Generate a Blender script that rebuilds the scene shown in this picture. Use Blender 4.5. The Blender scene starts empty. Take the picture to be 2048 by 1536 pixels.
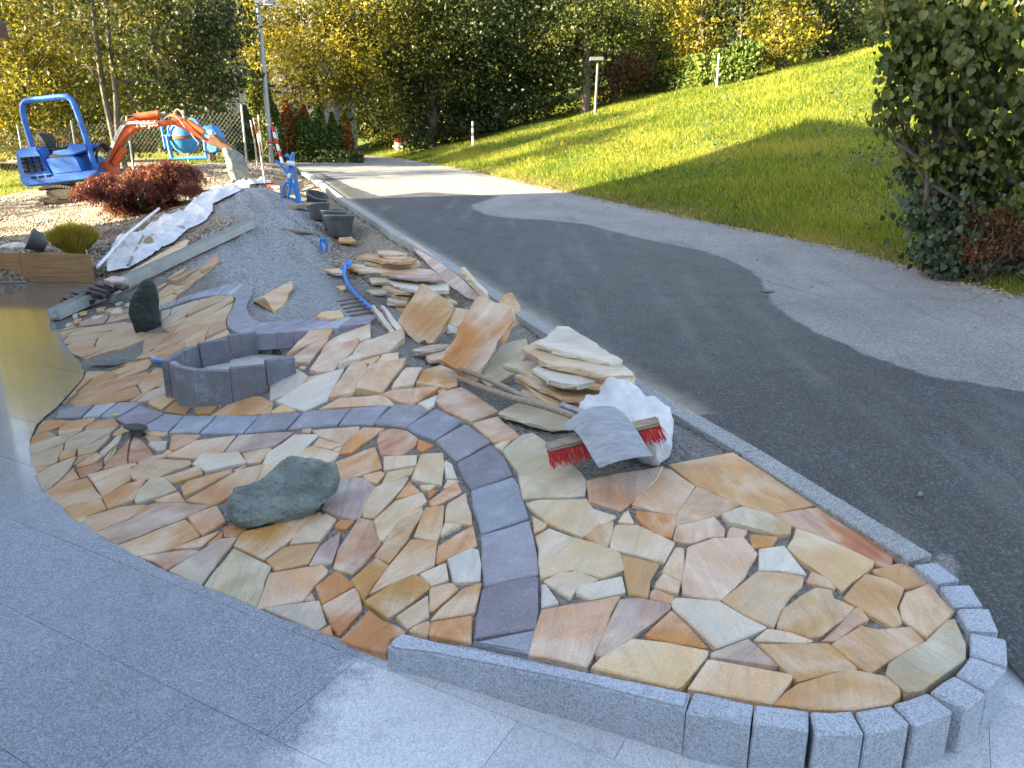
import bpy, bmesh, math, random
import numpy as np
from mathutils import Vector, Matrix, noise
random.seed(7); RNG = np.random.default_rng(7)
# ------------------------------------------------------------------ camera, sky, sun, exposure
SC = bpy.context.scene
CAMH, FPX = 1.6, 1538.0
PITCH = math.atan(468 / FPX); CT, ST = math.cos(PITCH), math.sin(PITCH)
cd = bpy.data.cameras.new('camera'); cam = bpy.data.objects.new('camera', cd); SC.collection.objects.link(cam)
cam.location = (0, 0, CAMH); cam.rotation_euler = (math.pi / 2 - PITCH, 0, 0)
cd.sensor_width = 36; cd.lens = FPX / 2048 * 36; cd.clip_end = 2000; cd.clip_start = 0.05
SC.camera = cam
TRAV = Vector((0.94, 0.34, 0)).normalized(); ELEV = math.radians(20)
wd = bpy.data.worlds.new('World'); SC.world = wd; wd.use_nodes = True
nt = wd.node_tree; sky = nt.nodes.new('ShaderNodeTexSky'); sky.sky_type = 'NISHITA'; sky.sun_disc = False
sky.sun_elevation = ELEV; sky.sun_rotation = math.atan2(-TRAV.x, -TRAV.y); sky.air_density = 1.0; sky.dust_density = 1.6; sky.ozone_density = 1.0
hs_ = nt.nodes.new('ShaderNodeHueSaturation'); hs_.inputs['Saturation'].default_value = .78; nt.links.new(sky.outputs[0], hs_.inputs['Color']); nt.links.new(hs_.outputs[0], nt.nodes['Background'].inputs[0]); nt.nodes['Background'].inputs[1].default_value = 0.085
sd = bpy.data.lights.new('sun', 'SUN'); sd.energy = 5.0; sd.angle = math.radians(0.6); sd.color = (1.0, 0.85, 0.55)
so = bpy.data.objects.new('sun', sd); SC.collection.objects.link(so)
ldir = Vector((TRAV.x * math.cos(ELEV), TRAV.y * math.cos(ELEV), -math.sin(ELEV)))
so.rotation_euler = ldir.to_track_quat('-Z', 'Y').to_euler(); so.location = (-30, 0, 20)
SC.view_settings.view_transform = 'Standard'; SC.view_settings.look = 'None'; SC.view_settings.gamma = 1
SC.view_settings.use_curve_mapping = False; SC.view_settings.exposure = 3.0
SC.render.engine = 'CYCLES'
# ------------------------------------------------------------------ projection helpers
def ray(px, py):
    a = (px - 1024) / FPX; b = (py - 768) / FPX
    return a, CT - ST * b, -(ST + CT * b)
def atY(px, py, Y):
    x, y, z = ray(px, py); t = Y / y
    return Vector((x * t, Y, CAMH + z * t))
def atZ(px, py, Z):
    x, y, z = ray(px, py); t = (Z - CAMH) / z
    return Vector((x * t, y * t, Z))
def onF(px, py, f, t0=0.8, t1=70):
    x, y, z = ray(px, py); t = t0; st = 0.12
    while t < t1:
        t2 = t + st
        if CAMH + z * t2 < f(x * t2, y * t2):
            a, b = t, t2
            for _ in range(12):
                m = (a + b) / 2
                if CAMH + z * m < f(x * m, y * m): b = m
                else: a = m
            return Vector((x * b, y * b, f(x * b, y * b)))
        t = t2; st = max(0.06, t * 0.02)
    return Vector((x * t1, y * t1, f(x * t1, y * t1)))
TILES = dict(A=(1300,880,2.341), C=(640,780,2.743), F=(40,780,2.743), D=(600,1100,2.438), E=(540,400,3.2), B=(60,520,3.2),
    L=(40,820,6.4), M=(100,560,6.4), N=(320,540,6.4), O=(100,700,6.4), X=(10,170,6.4), Y=(200,190,6.4), Z=(440,220,6.4),
    W=(90,430,4.763), P=(680,480,6.4), G=(940,600,4.267), I=(0,0,1.0), R=(1040,0,2.032), K=(0,0,3.938))
def tp(t, pts):
    ox, oy, s = TILES[t]; return [(ox + x / s, oy + y / s) for x, y in pts]
def parse(s):
    return [tuple(float(v) for v in q.split(',')) for q in s.split()]
# ------------------------------------------------------------------ object helpers
COL = SC.collection
def link(name, me, mat=None, parent=None, loc=None):
    o = bpy.data.objects.new(name, me); COL.objects.link(o)
    if mat is not None and me is not None and not me.materials:
        for m in (mat if isinstance(mat, (list, tuple)) else [mat]): me.materials.append(m)
    if parent is not None: o.parent = parent
    if loc is not None: o.location = loc
    return o
def mesh(name, V, F, smooth=False):
    me = bpy.data.meshes.new(name); me.from_pydata([tuple(v) for v in V], [], F); me.update()
    if smooth: me.polygons.foreach_set('use_smooth', [True] * len(me.polygons))
    return me
def tag(o, label=None, cat=None, group=None, kind=None):
    if label: o['label'] = label
    if cat: o['category'] = cat
    if group: o['group'] = group
    if kind: o['kind'] = kind
    return o
def empty(name, loc, label, cat, group=None):
    o = bpy.data.objects.new(name, None); COL.objects.link(o); o.location = loc; o.empty_display_size = 0.1
    return tag(o, label, cat, group)
def setpar(o, p):                       # parent built in world space: keep it where it stands
    o.parent = p; o.matrix_parent_inverse = Matrix.Translation(-Vector(p.location))
    return o
class MB:
    def __init__(s): s.V = []; s.F = []
    def add(s, V, F):
        n = len(s.V); s.V += [tuple(v) for v in V]; s.F += [tuple(i + n for i in f) for f in F]
    def box(s, c, sx, sy, sz, M=None):
        c = Vector(c); V = []
        for i in (-1, 1):
            for j in (-1, 1):
                for k in (-1, 1):
                    v = Vector((i * sx / 2, j * sy / 2, k * sz / 2))
                    V.append(c + (M @ v if M else v))
        s.add(V, [(0,1,3,2),(4,6,7,5),(0,4,5,1),(2,3,7,6),(0,2,6,4),(1,5,7,3)])
    def beam(s, a, b, w, h, up=(0,0,1)):
        a = Vector(a); b = Vector(b); d = (b - a).normalized(); sd_ = d.cross(Vector(up)).normalized(); u = sd_.cross(d)
        V = []
        for p in (a, b):
            for i, j in ((-1,-1),(1,-1),(1,1),(-1,1)): V.append(p + sd_ * i * w / 2 + u * j * h / 2)
        s.add(V, [(3,2,1,0),(4,5,6,7),(0,1,5,4),(1,2,6,5),(2,3,7,6),(3,0,4,7)])
    def tube(s, pts, r, n=8, cap=True):
        pts = [Vector(p) for p in pts]; rs = r if isinstance(r, (list, tuple)) else [r] * len(pts)
        V = []; pu = None
        for i, p in enumerate(pts):
            d = (pts[min(i + 1, len(pts) - 1)] - pts[max(i - 1, 0)]).normalized()
            if pu is None: pu = d.orthogonal().normalized()
            u = (pu - d * pu.dot(d)).normalized(); v = d.cross(u); pu = u
            for k in range(n):
                a = 2 * math.pi * k / n; V.append(p + (u * math.cos(a) + v * math.sin(a)) * rs[i])
        F = []
        for i in range(len(pts) - 1):
            for k in range(n): F.append((i*n+k, i*n+(k+1)%n, (i+1)*n+(k+1)%n, (i+1)*n+k))
        if cap: F += [tuple(reversed(range(n))), tuple(range((len(pts)-1)*n, len(pts)*n))]
        s.add(V, F)
    def lathe(s, prof, c, n=20, M=None, sx=1, sy=1):
        c = Vector(c); V = []
        for r, z in prof:
            for k in range(n):
                a = 2 * math.pi * k / n; v = Vector((r * sx * math.cos(a), r * sy * math.sin(a), z)); V.append(c + (M @ v if M else v))
        F = [(i*n+k, i*n+(k+1)%n, (i+1)*n+(k+1)%n, (i+1)*n+k) for i in range(len(prof)-1) for k in range(n)]
        s.add(V, F)
    def prism(s, pts, off):
        n = len(pts); off = Vector(off); V = [Vector(p) for p in pts] + [Vector(p) + off for p in pts]
        s.add(V, [tuple(range(n)), tuple(reversed(range(n, 2*n)))] + [((i+1)%n, i, n+i, n+(i+1)%n) for i in range(n)])
    def build(s, name, mat, parent=None, smooth=False, fix=True, bevel=0):
        o0 = Vector(s.V[0]) if parent is None and s.V else None
        me = mesh(name, s.V, s.F)
        if fix or bevel:
            bm = bmesh.new(); bm.from_mesh(me); 
            bmesh.ops.recalc_face_normals(bm, faces=bm.faces)
            if bevel: bmesh.ops.bevel(bm, geom=[e for e in bm.edges if e.is_manifold and e.calc_face_angle(0) > 0.5], offset=bevel, segments=2, affect='EDGES', clamp_overlap=True)
            bm.to_mesh(me); bm.free()
        if smooth:
            me.polygons.foreach_set('use_smooth', [True] * len(me.polygons))
            try: me.set_sharp_from_angle(angle=math.radians(40))
            except Exception: pass
        o = link(name, me, mat)
        if parent is not None: setpar(o, parent)
        return o
def curve(pts, n=6):                    # Catmull-Rom through points
    P = [Vector(p) for p in pts]; P = [P[0] * 2 - P[1]] + P + [P[-1] * 2 - P[-2]]; out = []
    for i in range(1, len(P) - 2):
        for k in range(n):
            t = k / n; a, b, c, d = P[i-1], P[i], P[i+1], P[i+2]
            out.append(0.5 * ((2*b) + (c-a)*t + (2*a-5*b+4*c-d)*t*t + (3*b-a-3*c+d)*t*t*t))
    out.append(P[-2]); return out
# ------------------------------------------------------------------ materials
class N:
    def __init__(s, name):
        s.m = bpy.data.materials.new(name); s.m.use_nodes = True; s.t = s.m.node_tree; s.b = s.t.nodes['Principled BSDF']
    def n(s, typ, **k):
        o = s.t.nodes.new(typ)
        for a, v in k.items(): setattr(o, a, v)
        return o
    def l(s, a, b): s.t.links.new(a, b)
    def sock(s, v, inp):
        if hasattr(v, 'node'): s.l(v, inp)
        elif v is not None: inp.default_value = v
    def coord(s, kind='Object', sc=(1,1,1), rot=(0,0,0)):
        c = s.n('ShaderNodeTexCoord'); m = s.n('ShaderNodeMapping'); m.inputs['Scale'].default_value = sc; m.inputs['Rotation'].default_value = rot
        if kind == 'World': g = s.n('ShaderNodeNewGeometry'); s.l(g.outputs['Position'], m.inputs[0])
        else: s.l(c.outputs[kind], m.inputs[0])
        return m.outputs[0]
    def noise(s, vec, scale, detail=3, rough=.6, dist=0):
        o = s.n('ShaderNodeTexNoise'); o.inputs['Scale'].default_value = scale; o.inputs['Detail'].default_value = detail
        o.inputs['Roughness'].default_value = rough; o.inputs['Distortion'].default_value = dist; s.l(vec, o.inputs['Vector']); return o.outputs['Fac']
    def voro(s, vec, scale, feat='F1', out='Distance', rnd=1):
        o = s.n('ShaderNodeTexVoronoi'); o.feature = feat; o.inputs['Scale'].default_value = scale; o.inputs['Randomness'].default_value = rnd
        s.l(vec, o.inputs['Vector']); return o.outputs[out]
    def ramp(s, fac, stops):
        o = s.n('ShaderNodeValToRGB'); cr = o.color_ramp
        while len(cr.elements) < len(stops): cr.elements.new(0.5)
        for e, (p, c) in zip(cr.elements, stops): e.position = p; e.color = tuple(c) + (1,) if len(c) == 3 else c
        s.l(fac, o.inputs[0]); return o.outputs[0]
    def mr(s, v, a, b, c=0, d=1, clamp=True):
        o = s.n('ShaderNodeMapRange'); o.clamp = clamp
        for i, x in enumerate((v, a, b, c, d)): s.sock(x, o.inputs[i])
        return o.outputs[0]
    def math(s, op, a, b=None, c=None):
        o = s.n('ShaderNodeMath'); o.operation = op
        for i, x in enumerate((a, b, c)):
            if x is not None: s.sock(x, o.inputs[i])
        return o.outputs[0]
    def mix(s, fac, a, b, mode='MIX'):
        o = s.n('ShaderNodeMix'); o.data_type = 'RGBA'; o.blend_type = mode
        s.sock(fac, o.inputs[0])
        for v, i in ((a, 6), (b, 7)):
            if hasattr(v, 'node'): s.l(v, o.inputs[i])
            else: o.inputs[i].default_value = tuple(v) + (1,) if len(v) == 3 else v
        return o.outputs[2]
    def attr(s, name, out='Fac', typ='GEOMETRY'):
        o = s.n('ShaderNodeAttribute'); o.attribute_name = name; o.attribute_type = typ; return o.outputs[out]
    def oi(s, out): return s.n('ShaderNodeObjectInfo').outputs[out]
    def bump(s, h, dist=.01, strength=1, prev=None):
        o = s.n('ShaderNodeBump'); o.inputs['Distance'].default_value = dist; o.inputs['Strength'].default_value = strength; s.l(h, o.inputs['Height'])
        if prev: s.l(prev, o.inputs['Normal'])
        return o.outputs[0]
    def out(s, col=None, rough=None, nrm=None, spec=None, metal=None):
        s.sock(col if not isinstance(col, tuple) else col + (1,), s.b.inputs['Base Color']) if col is not None else None
        if rough is not None: s.sock(rough, s.b.inputs['Roughness'])
        if nrm is not None: s.l(nrm, s.b.inputs['Normal'])
        if spec is not None: s.b.inputs['Specular IOR Level'].default_value = spec
        if metal is not None: s.b.inputs['Metallic'].default_value = metal
        return s.m
def plain(name, col, rough=.6, var=.25, sc=8, bumpd=0, metal=0, spec=.5):
    k = N(name); v = k.coord('Object'); f = k.noise(v, sc, 4)
    c = k.ramp(f, [(0.3, tuple(x * (1 - var) for x in col)), (0.7, tuple(min(1, x * (1 + var)) for x in col))])
    nr = k.bump(k.noise(v, sc * 6, 3), bumpd) if bumpd else None
    return k.out(c, k.mr(f, .3, .7, rough * .85, min(1, rough * 1.15)), nr, spec, metal)
def m_stone():                          # sandstone: tint from the object, grain streaks along its own axis
    k = N('sandstone'); v = k.coord('Object'); rnd = k.oi('Random'); base = k.oi('Color')
    off = k.n('ShaderNodeVectorMath'); off.operation = 'ADD'; cx = k.n('ShaderNodeCombineXYZ')
    r9 = k.math('MULTIPLY', rnd, 37.0); k.l(r9, cx.inputs[0]); k.l(k.math('MULTIPLY', rnd, 91.0), cx.inputs[1]); k.l(v, off.inputs[0]); k.l(cx.outputs[0], off.inputs[1])
    v = off.outputs[0]
    mp = k.n('ShaderNodeMapping'); mp.inputs['Scale'].default_value = (2.2, 14, 8); k.l(v, mp.inputs[0]); st = k.noise(mp.outputs[0], 1.6, 6, .62, .8)
    big = k.noise(v, 3.2, 3, .55, .6); spk = k.noise(v, 130, 3, .7); fine = k.noise(v, 420, 2, .7)
    c = k.mix(k.mr(st, .38, .66), base, (.50, .27, .09), 'MIX'); c = k.mix(.42, base, c)
    c = k.mix(k.mr(big, .42, .72, 0, .9), c, k.mix(.75, c, (.74, .68, .57)))
    c = k.mix(k.mr(big, .42, .25, 0, .55), c, k.mix(1, c, (.92, .62, .40), 'MULTIPLY'))
    mul = k.math('MULTIPLY', k.mr(st, .3, .7, .80, 1.14), k.mr(spk, .35, .7, .86, 1.13))
    mul = k.math('MULTIPLY', mul, k.mr(k.voro(v, 55), .0, .12, .84, 1.0))
    cc = k.n('ShaderNodeCombineColor'); [k.l(mul, cc.inputs[i]) for i in range(3)]
    c = k.mix(1, c, cc.outputs[0], 'MULTIPLY'); c = k.mix(k.math('MULTIPLY', k.mr(fine, .62, .72), .25), c, (.8, .78, .74))
    wet = k.oi('Alpha')
    c = k.mix(k.math('MULTIPLY', k.math('SUBTRACT', 1, wet), .75), c, k.mix(1, c, (.62, .49, .33), 'MULTIPLY'))
    h = k.math('ADD', k.math('MULTIPLY', st, 1.0), k.math('MULTIPLY', spk, .22))
    h = k.math('ADD', h, k.math('MULTIPLY', big, 1.2))
    rg = k.math('ADD', k.mr(wet, 0, 1, .30, .56), k.math('MULTIPLY', k.math('SUBTRACT', spk, .5), .35))
    return k.out(c, rg, k.bump(h, .012, 1), .45)
def m_granite(name, base, wetattr=None, bumpd=.002, sc=1.0, var=.5):
    k = N(name); v = k.coord('World'); g1 = k.voro(v, 150 * sc, out='Color'); g2 = k.noise(v, 240 * sc, 3, .75); bg = k.noise(v, 2.3, 4, .6); md = k.noise(v, 9, 4)
    bw = k.n('ShaderNodeRGBToBW'); k.l(g1, bw.inputs[0])
    f = k.math('ADD', k.math('MULTIPLY', bw.outputs[0], .6), k.math('MULTIPLY', g2, .5))
    c = k.ramp(f, [(.25, tuple(x * (1 - var * 1.2) for x in base)), (.5, base), (.78, tuple(min(.9, x * (1 + var)) for x in base))])
    m = k.mr(bg, .3, .7, .86, 1.1); cc = k.n('ShaderNodeCombineColor'); [k.l(m, cc.inputs[i]) for i in range(3)]
    c = k.mix(1, c, cc.outputs[0], 'MULTIPLY'); c = k.mix(k.mr(md, .60, .78, 0, .35), c, tuple(x * .55 for x in base))
    c = k.mix(k.math('MULTIPLY', k.oi('Random'), .18), c, tuple(x * .6 for x in base))
    return k.out(c, .62, k.bump(f, bumpd), .4)
M = {}
M['stone'] = m_stone()
M['kerb'] = m_granite('grey_granite', (.35, .385, .44), bumpd=.0015, sc=1.5, var=.38)
M['kerb_dark'] = m_granite('old_granite', (.27, .28, .28), bumpd=.002)
def m_porph():
    k = N('purple_porphyry'); v = k.coord('World'); base = k.oi('Color'); a = k.noise(v, 160, 3, .7); b = k.noise(v, 6, 5, .65); d = k.voro(v, 90)
    m = k.math('MULTIPLY', k.mr(a, .3, .7, .72, 1.3), k.mr(b, .3, .7, .78, 1.2)); cc = k.n('ShaderNodeCombineColor'); [k.l(m, cc.inputs[i]) for i in range(3)]
    c = k.mix(1, base, cc.outputs[0], 'MULTIPLY'); c = k.mix(k.mr(k.noise(v, 210, 2), .64, .7, 0, .6), c, (.6, .58, .6)); c = k.mix(k.mr(b, .58, .72, 0, .35), c, (.45, .46, .50))
    return k.out(c, k.mr(k.oi('Alpha'), 0, 1, .25, .62), k.bump(k.math('ADD', a, b), .004), .45)
M['porph'] = m_porph()
# ------------------------------------------------------------------ terrain functions
def sstep(a, b, x):
    t = min(1, max(0, (x - a) / (b - a))); return t * t * (3 - 2 * t)
def zroad(x, y):
    z = .13 + .06 * (y - 2.53) if y < 16 else .938 + .48 * (1 - math.exp(-(y - 16) / 8))
    return z if y > 2.75 else max(0.0, z) * sstep(1.75, 2.75, y)
KOUT = [(1864,1119),(1731,1032),(1599,953),(1484,880),(1418,846),(1329,792),(1275,762),(1093,650),(987,584),(893,522),(806,473),(759,442),(681,393),(623,350),(596,341)]
KO = [onF(x, y, zroad) for x, y in KOUT]
LX = [(2.0, 1.62)] + [(p.y, p.x) for p in KO]
for px, py in ((545,330),(500,319),(440,313)):
    q = onF(px, py, zroad); LX.append((q.y, q.x))
LX.sort()
RX = [(1.5, 6.5), (4.5, 5.3)] + sorted((q.y, q.x) for q in (onF(x, y, zroad) for x, y in ((2048,594),(1877,549),(1680,497),(1532,467),(1335,428),(1212,401),(1040,364),(960,346),(880,330),(810,319),(770,313)))) 
RX += [(RX[-1][0] + 14, RX[-1][1] - 6)]
_lx = np.array(LX); _rx = np.array(RX)
def xk(y): return float(np.interp(y, _lx[:, 0], _lx[:, 1]))
def xr(y): return float(np.interp(y, _rx[:, 0], _rx[:, 1]))
def zhill(x, y):
    d = max(0.0, x - xr(y)) * .935; g = .27 - .035 * sstep(16, 36, y); g += .07 * sstep(9, 5, y)
    h = g * (d - .35 * (1 - math.exp(-d / .35))) if d < 22 else g * 22 + (d - 22) * .2
    if y > 45: h += min((y - 45) * .1, 12)
    return zroad(x, y) + h + (.03 * math.sin(x * 1.3 + y * .7) * math.sin(y * 1.1) * min(1, d / 2) if d > 0 else 0)
CTRL = []
def cz(px, py, z): q = atZ(px, py, z); CTRL.append((q.x, q.y, z))
def cy(px, py, Y): q = atY(px, py, Y); CTRL.append((q.x, q.y, q.z))
for px, py, z in [(775,1300,.03),(640,1265,0),(500,1210,0),(340,1150,0),(240,1090,0),(130,1020,0),(75,950,0),(58,885,0),(75,850,0),(110,815,0),(165,755,0),(150,720,0),(118,670,0),(105,635,0),
    (1000,1320,.10),(1380,1385,.14),(1700,1425,.145),(1930,1330,.145),(1960,1230,.135),(1400,1150,.15),(1000,1150,.09),(1040,930,.15),(850,830,.2),(560,980,.05),(300,1000,.02),
    (700,850,.12),(1150,900,.18),(900,750,.22),(400,790,.07),(250,740,.05),(320,650,.13),(200,690,.02),(465,805,.09),(535,778,.15),(600,738,.24),(650,700,.31),(760,690,.31),(640,850,.11),
    (850,760,.25),(620,650,.36),(740,655,.36),(480,600,.34),(450,650,.3),(380,655,.2),(330,590,.25),(220,650,.06),(300,612,.17),(400,610,.28),(430,525,.5),(200,590,.05),(700,1000,.06),(850,1200,.05)]: cz(px, py, z)
for px, py, Y in [(540,378,12.5),(600,440,10.9),(520,520,8.9),(440,510,9),(650,560,8.1),(450,440,10.6),(690,475,10.6),(640,430,12.5),(600,380,16),(720,520,9.2),(790,600,7.35),(900,720,5.25),
    (1050,820,4.15),(0,412,15.6),(100,408,15.6),(170,400,15.8),(0,480,12),(100,500,11),(250,450,12),(330,420,13),(400,330,17),(460,360,15.5),(560,345,17.5),(200,360,18),(0,345,24),(150,330,27),(400,450,11),(300,500,10.2),(560,400,11.7),(230,535,9.6)]: cy(px, py, Y)
for p in KO[:5]: CTRL.append((p.x - .15, p.y, p.z - .005))
for x, y, z in [(-5.8,9.85,.2),(-7.5,9.85,.2),(-12,10,.2),(-6,6,0),(-9,6,0),(-6,2,0),(-14,16,.5),(-25,25,1.1),(-14,30,1.35),(-5,34,1.4),(-25,45,1.5),(0,50,1.5),(-15,60,1.6),(-45,60,1.6),(-45,20,1.0),(-10,22,1.15),(-10,19,.9),(-45,5,.2)]: CTRL.append((x, y, z))
CT_ = np.array(CTRL)
def _phi(r2): return np.where(r2 > 1e-12, .5 * r2 * np.log(np.maximum(r2, 1e-12)), 0)
_n = len(CT_); _K = _phi(((CT_[:, None, :2] - CT_[None, :, :2]) ** 2).sum(-1)) + np.eye(_n) * .02
_Pm = np.hstack([np.ones((_n, 1)), CT_[:, :2]]); _A = np.block([[_K, _Pm], [_Pm.T, np.zeros((3, 3))]])
_w = np.linalg.solve(_A, np.concatenate([CT_[:, 2], np.zeros(3)]))
def rbf(X, Y):
    X = np.asarray(X, float); Y = np.asarray(Y, float); sh = X.shape; X = X.ravel(); Y = Y.ravel(); out = np.empty(len(X))
    for i in range(0, len(X), 20000):
        x = X[i:i+20000]; y = Y[i:i+20000]; r2 = (x[:, None] - CT_[None, :, 0]) ** 2 + (y[:, None] - CT_[None, :, 1]) ** 2
        out[i:i+20000] = _phi(r2) @ _w[:_n] + _w[_n] + x * _w[_n+1] + y * _w[_n+2]
    return out.reshape(sh)
GX = np.arange(-20, 4.01, .1); GY = np.arange(1, 40.01, .1); GZ = rbf(*np.meshgrid(GX, GY))
def surf(x, y):                          # planting bed, gravel and lawn left of the road
    fx = min(max((x + 20) / .1, 0), len(GX) - 1.001); fy = min(max((y - 1) / .1, 0), len(GY) - 1.001); i = int(fx); j = int(fy); a = fx - i; b = fy - j
    return float((GZ[j, i] * (1-a) + GZ[j, i+1] * a) * (1-b) + (GZ[j+1, i] * (1-a) + GZ[j+1, i+1] * a) * b)
# driveway outline: the border of the paved bed, traced
BORD_PX = [(1960,1330),(1930,1400),(1850,1460),(1700,1500),(1500,1490),(1385,1470),(1180,1420),(1000,1365),(850,1320),(775,1306),(700,1284),(640,1262),(560,1236),(500,1209),(410,1173),(340,1146),(270,1110),(240,1091),(180,1052),(130,1012),(92,975),(70,940),(60,905),(60,880),(72,850),(92,830),(112,815),(140,785),(165,757),(169,742),(158,722),(140,703),(128,683),(118,660),(108,643),(103,633),(104,622),(112,610)]
BORD = [atZ(x, y, 0) for x, y in BORD_PX]
# ------------------------------------------------------------------ ground sheet (left of the road and beyond)
def graded(a0, a1, fine0, fine1, st, gr=1.12):
    xs = list(np.arange(fine0, fine1 + 1e-6, st)); s = st; x = fine1
    while x < a1: s *= gr; x += s; xs.append(x)
    s = st; x = fine0; lo = []
    while x > a0: s *= gr; x -= s; lo.append(x)
    return np.array(lo[::-1] + xs)
def mk_poly(pts): return np.array([(p[0], p[1]) for p in pts])
def inpoly(P, x, y):
    x = np.asarray(x); y = np.asarray(y); c = np.zeros(x.shape, bool); n = len(P); j = n - 1
    for i in range(n):
        xi, yi = P[i]; xj, yj = P[j]
        with np.errstate(divide='ignore', invalid='ignore'):
            hit = ((yi > y) != (yj > y)) & (x < (xj - xi) * (y - yi) / (yj - yi + 1e-12) + xi)
        c ^= hit; j = i
    return c
def pdist(P, x, y):                      # distance to a polygon's outline
    d = np.full(np.shape(x), 1e9)
    for i in range(len(P)):
        a = P[i]; b = P[(i+1) % len(P)]; ab = b - a; t = np.clip(((x-a[0])*ab[0] + (y-a[1])*ab[1]) / (ab @ ab + 1e-12), 0, 1)
        d = np.minimum(d, np.hypot(x - a[0] - t*ab[0], y - a[1] - t*ab[1]))
    return d
DRIVE = mk_poly(list(BORD) + [(-4.9, 8.0, 0), (-4.95, 9.72, 0), (-16, 9.72, 0), (-16, -5, 0), (9, -5, 0), (9, 1.9, 0), (3.2, 2.1, 0), (2.2, 2.12, 0), (1.5, 2.2, 0)])
gx = graded(-220, 220, -8.5, 3.0, .05); gy = graded(-60, 320, 1.2, 14, .05)
XX, YY = np.meshgrid(gx, gy)
ZZ = rbf(np.clip(XX, -44, 6), np.clip(YY, 0, 58))
kx = np.interp(YY, _lx[:, 0], _lx[:, 1]); rx = np.interp(YY, _rx[:, 0], _rx[:, 1])
zr = np.vectorize(zroad)(XX, YY)
ind = inpoly(DRIVE, XX, YY); dd = pdist(DRIVE, XX, YY)
RINGH = mk_poly([atZ(x, y, .30) for x, y in [(345,722),(372,702),(402,690),(456,677),(514,666),(560,668),(612,662),(604,690),(585,712),(530,724),(458,736),(390,741)]])
ZZ = np.where(inpoly(RINGH, XX, YY), np.minimum(ZZ, .07), ZZ)
ZZ -= .015                                # mortar bed lies below the stone tops
far = np.clip((YY - 30) / 15, 0, 1); ZZ = ZZ * (1 - far) + 1.45 * far
ZZ += far * np.clip((YY - 60) * .12, 0, 14)  # added rise behind the wood, blocks sky light from the horizon
ZZ += .02 * np.sin(XX * 3.1 + 1.7 * YY) * np.sin(YY * 2.3 - XX) * np.clip((YY - 8) / 3, 0, 1)
bank = np.clip((XX - (kx - .55)) / .38, 0, 1) * np.clip((YY - 4.3) / 1.2, 0, 1) * (YY < 19); bank = bank * bank * (3 - 2 * bank); ZZ = ZZ * (1 - bank) + (zr - .05 + .02 * np.sin(YY * 9) * np.sin(XX * 13)) * bank
under = (XX > kx - .1) & (YY < 60); ZZ = np.where(under, zr - .25, ZZ)
ZZ = np.where((ind & (dd > .12)) | (YY < 1.9), -.08, np.where(ind, -.02, ZZ))
ZZ = np.where((XX > kx) & (YY > 45), np.maximum(ZZ, 1.2), ZZ)
def grid_mesh(name, XX, YY, ZZ, attrs={}, smooth=True):
    h, w = XX.shape; V = np.stack([XX, YY, ZZ], -1).reshape(-1, 3)
    idx = np.arange(h * w).reshape(h, w); F = np.stack([idx[:-1, :-1], idx[:-1, 1:], idx[1:, 1:], idx[1:, :-1]], -1).reshape(-1, 4)
    me = bpy.data.meshes.new(name); me.vertices.add(len(V)); me.vertices.foreach_set('co', V.ravel())
    me.loops.add(F.size); me.loops.foreach_set('vertex_index', F.ravel()); me.polygons.add(len(F))
    me.polygons.foreach_set('loop_start', np.arange(len(F)) * 4); me.polygons.foreach_set('loop_total', np.full(len(F), 4))
    me.update(calc_edges=True); me.polygons.foreach_set('use_smooth', np.full(len(F), smooth))
    for k, v in attrs.items():
        a = me.attributes.new(k, 'FLOAT', 'POINT'); a.data.foreach_set('value', np.asarray(v, float).ravel())
    return me
MOUND = mk_poly([onF(x, y, surf) for x, y in [(420,545),(375,560),(330,575),(420,500),(500,455),(455,430),(430,420),(470,385),(540,374),(600,378),(640,450),(650,520),(700,600),(745,640),(640,660),(560,655),(500,640),(490,600),(430,575)]])
LAWN = mk_poly([onF(0, 392, surf), onF(60, 378, surf), onF(130, 372, surf), onF(260, 355, surf), onF(360, 338, surf), onF(480, 322, surf), (-4, 40), (-80, 60), (-80, 10), (-22, 16)])
grey = np.clip(.5 + np.where(inpoly(MOUND, XX, YY), 1, -1) * pdist(MOUND, XX, YY) / .25, 0, 1)
lawn = np.clip(.5 + np.where(inpoly(LAWN, XX, YY), 1, -1) * pdist(LAWN, XX, YY) / .8, 0, 1); lawn = np.where(YY > 42, 1, lawn)
bed = ((YY < 8.2) & (XX > -4.8)).astype(float); sand = np.clip((XX - (kx - .75)) / .4, 0, 1) * np.clip((YY - 5) / 2, 0, 1) * (YY < 24)
rake = grey * np.clip((YY - 8.2) / 1, 0, 1); ZZ += rake * .018 * np.sin((XX * .8 + YY * .55) * 22 + 2 * np.sin(YY * 3)) 
kill = (XX > kx + .4) & (XX < rx + 1) & (YY > 2.2) & (YY < 38)
k = N('soil_and_gravel'); v = k.coord('World')
ga = k.attr('grey'); la = k.attr('lawn'); be = k.attr('bed')
n1 = k.noise(v, 1.1, 5, .65); n2 = k.noise(v, 14, 5, .7); vo = k.voro(v, 32, out='Color'); bw = k.n('ShaderNodeRGBToBW'); k.l(vo, bw.inputs[0]); vd = k.voro(v, 32)
brown = k.ramp(bw.outputs[0], [(.1, (.06, .045, .03)), (.45, (.19, .15, .11)), (.75, (.34, .29, .23)), (.95, (.46, .42, .36))])
brown = k.mix(k.mr(n1, .52, .62), brown, k.ramp(n2, [(.3, (.05, .03, .018)), (.7, (.15, .09, .055))]))
v2 = k.voro(v, 70, out='Color'); b2 = k.n('ShaderNodeRGBToBW'); k.l(v2, b2.inputs[0])
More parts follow.
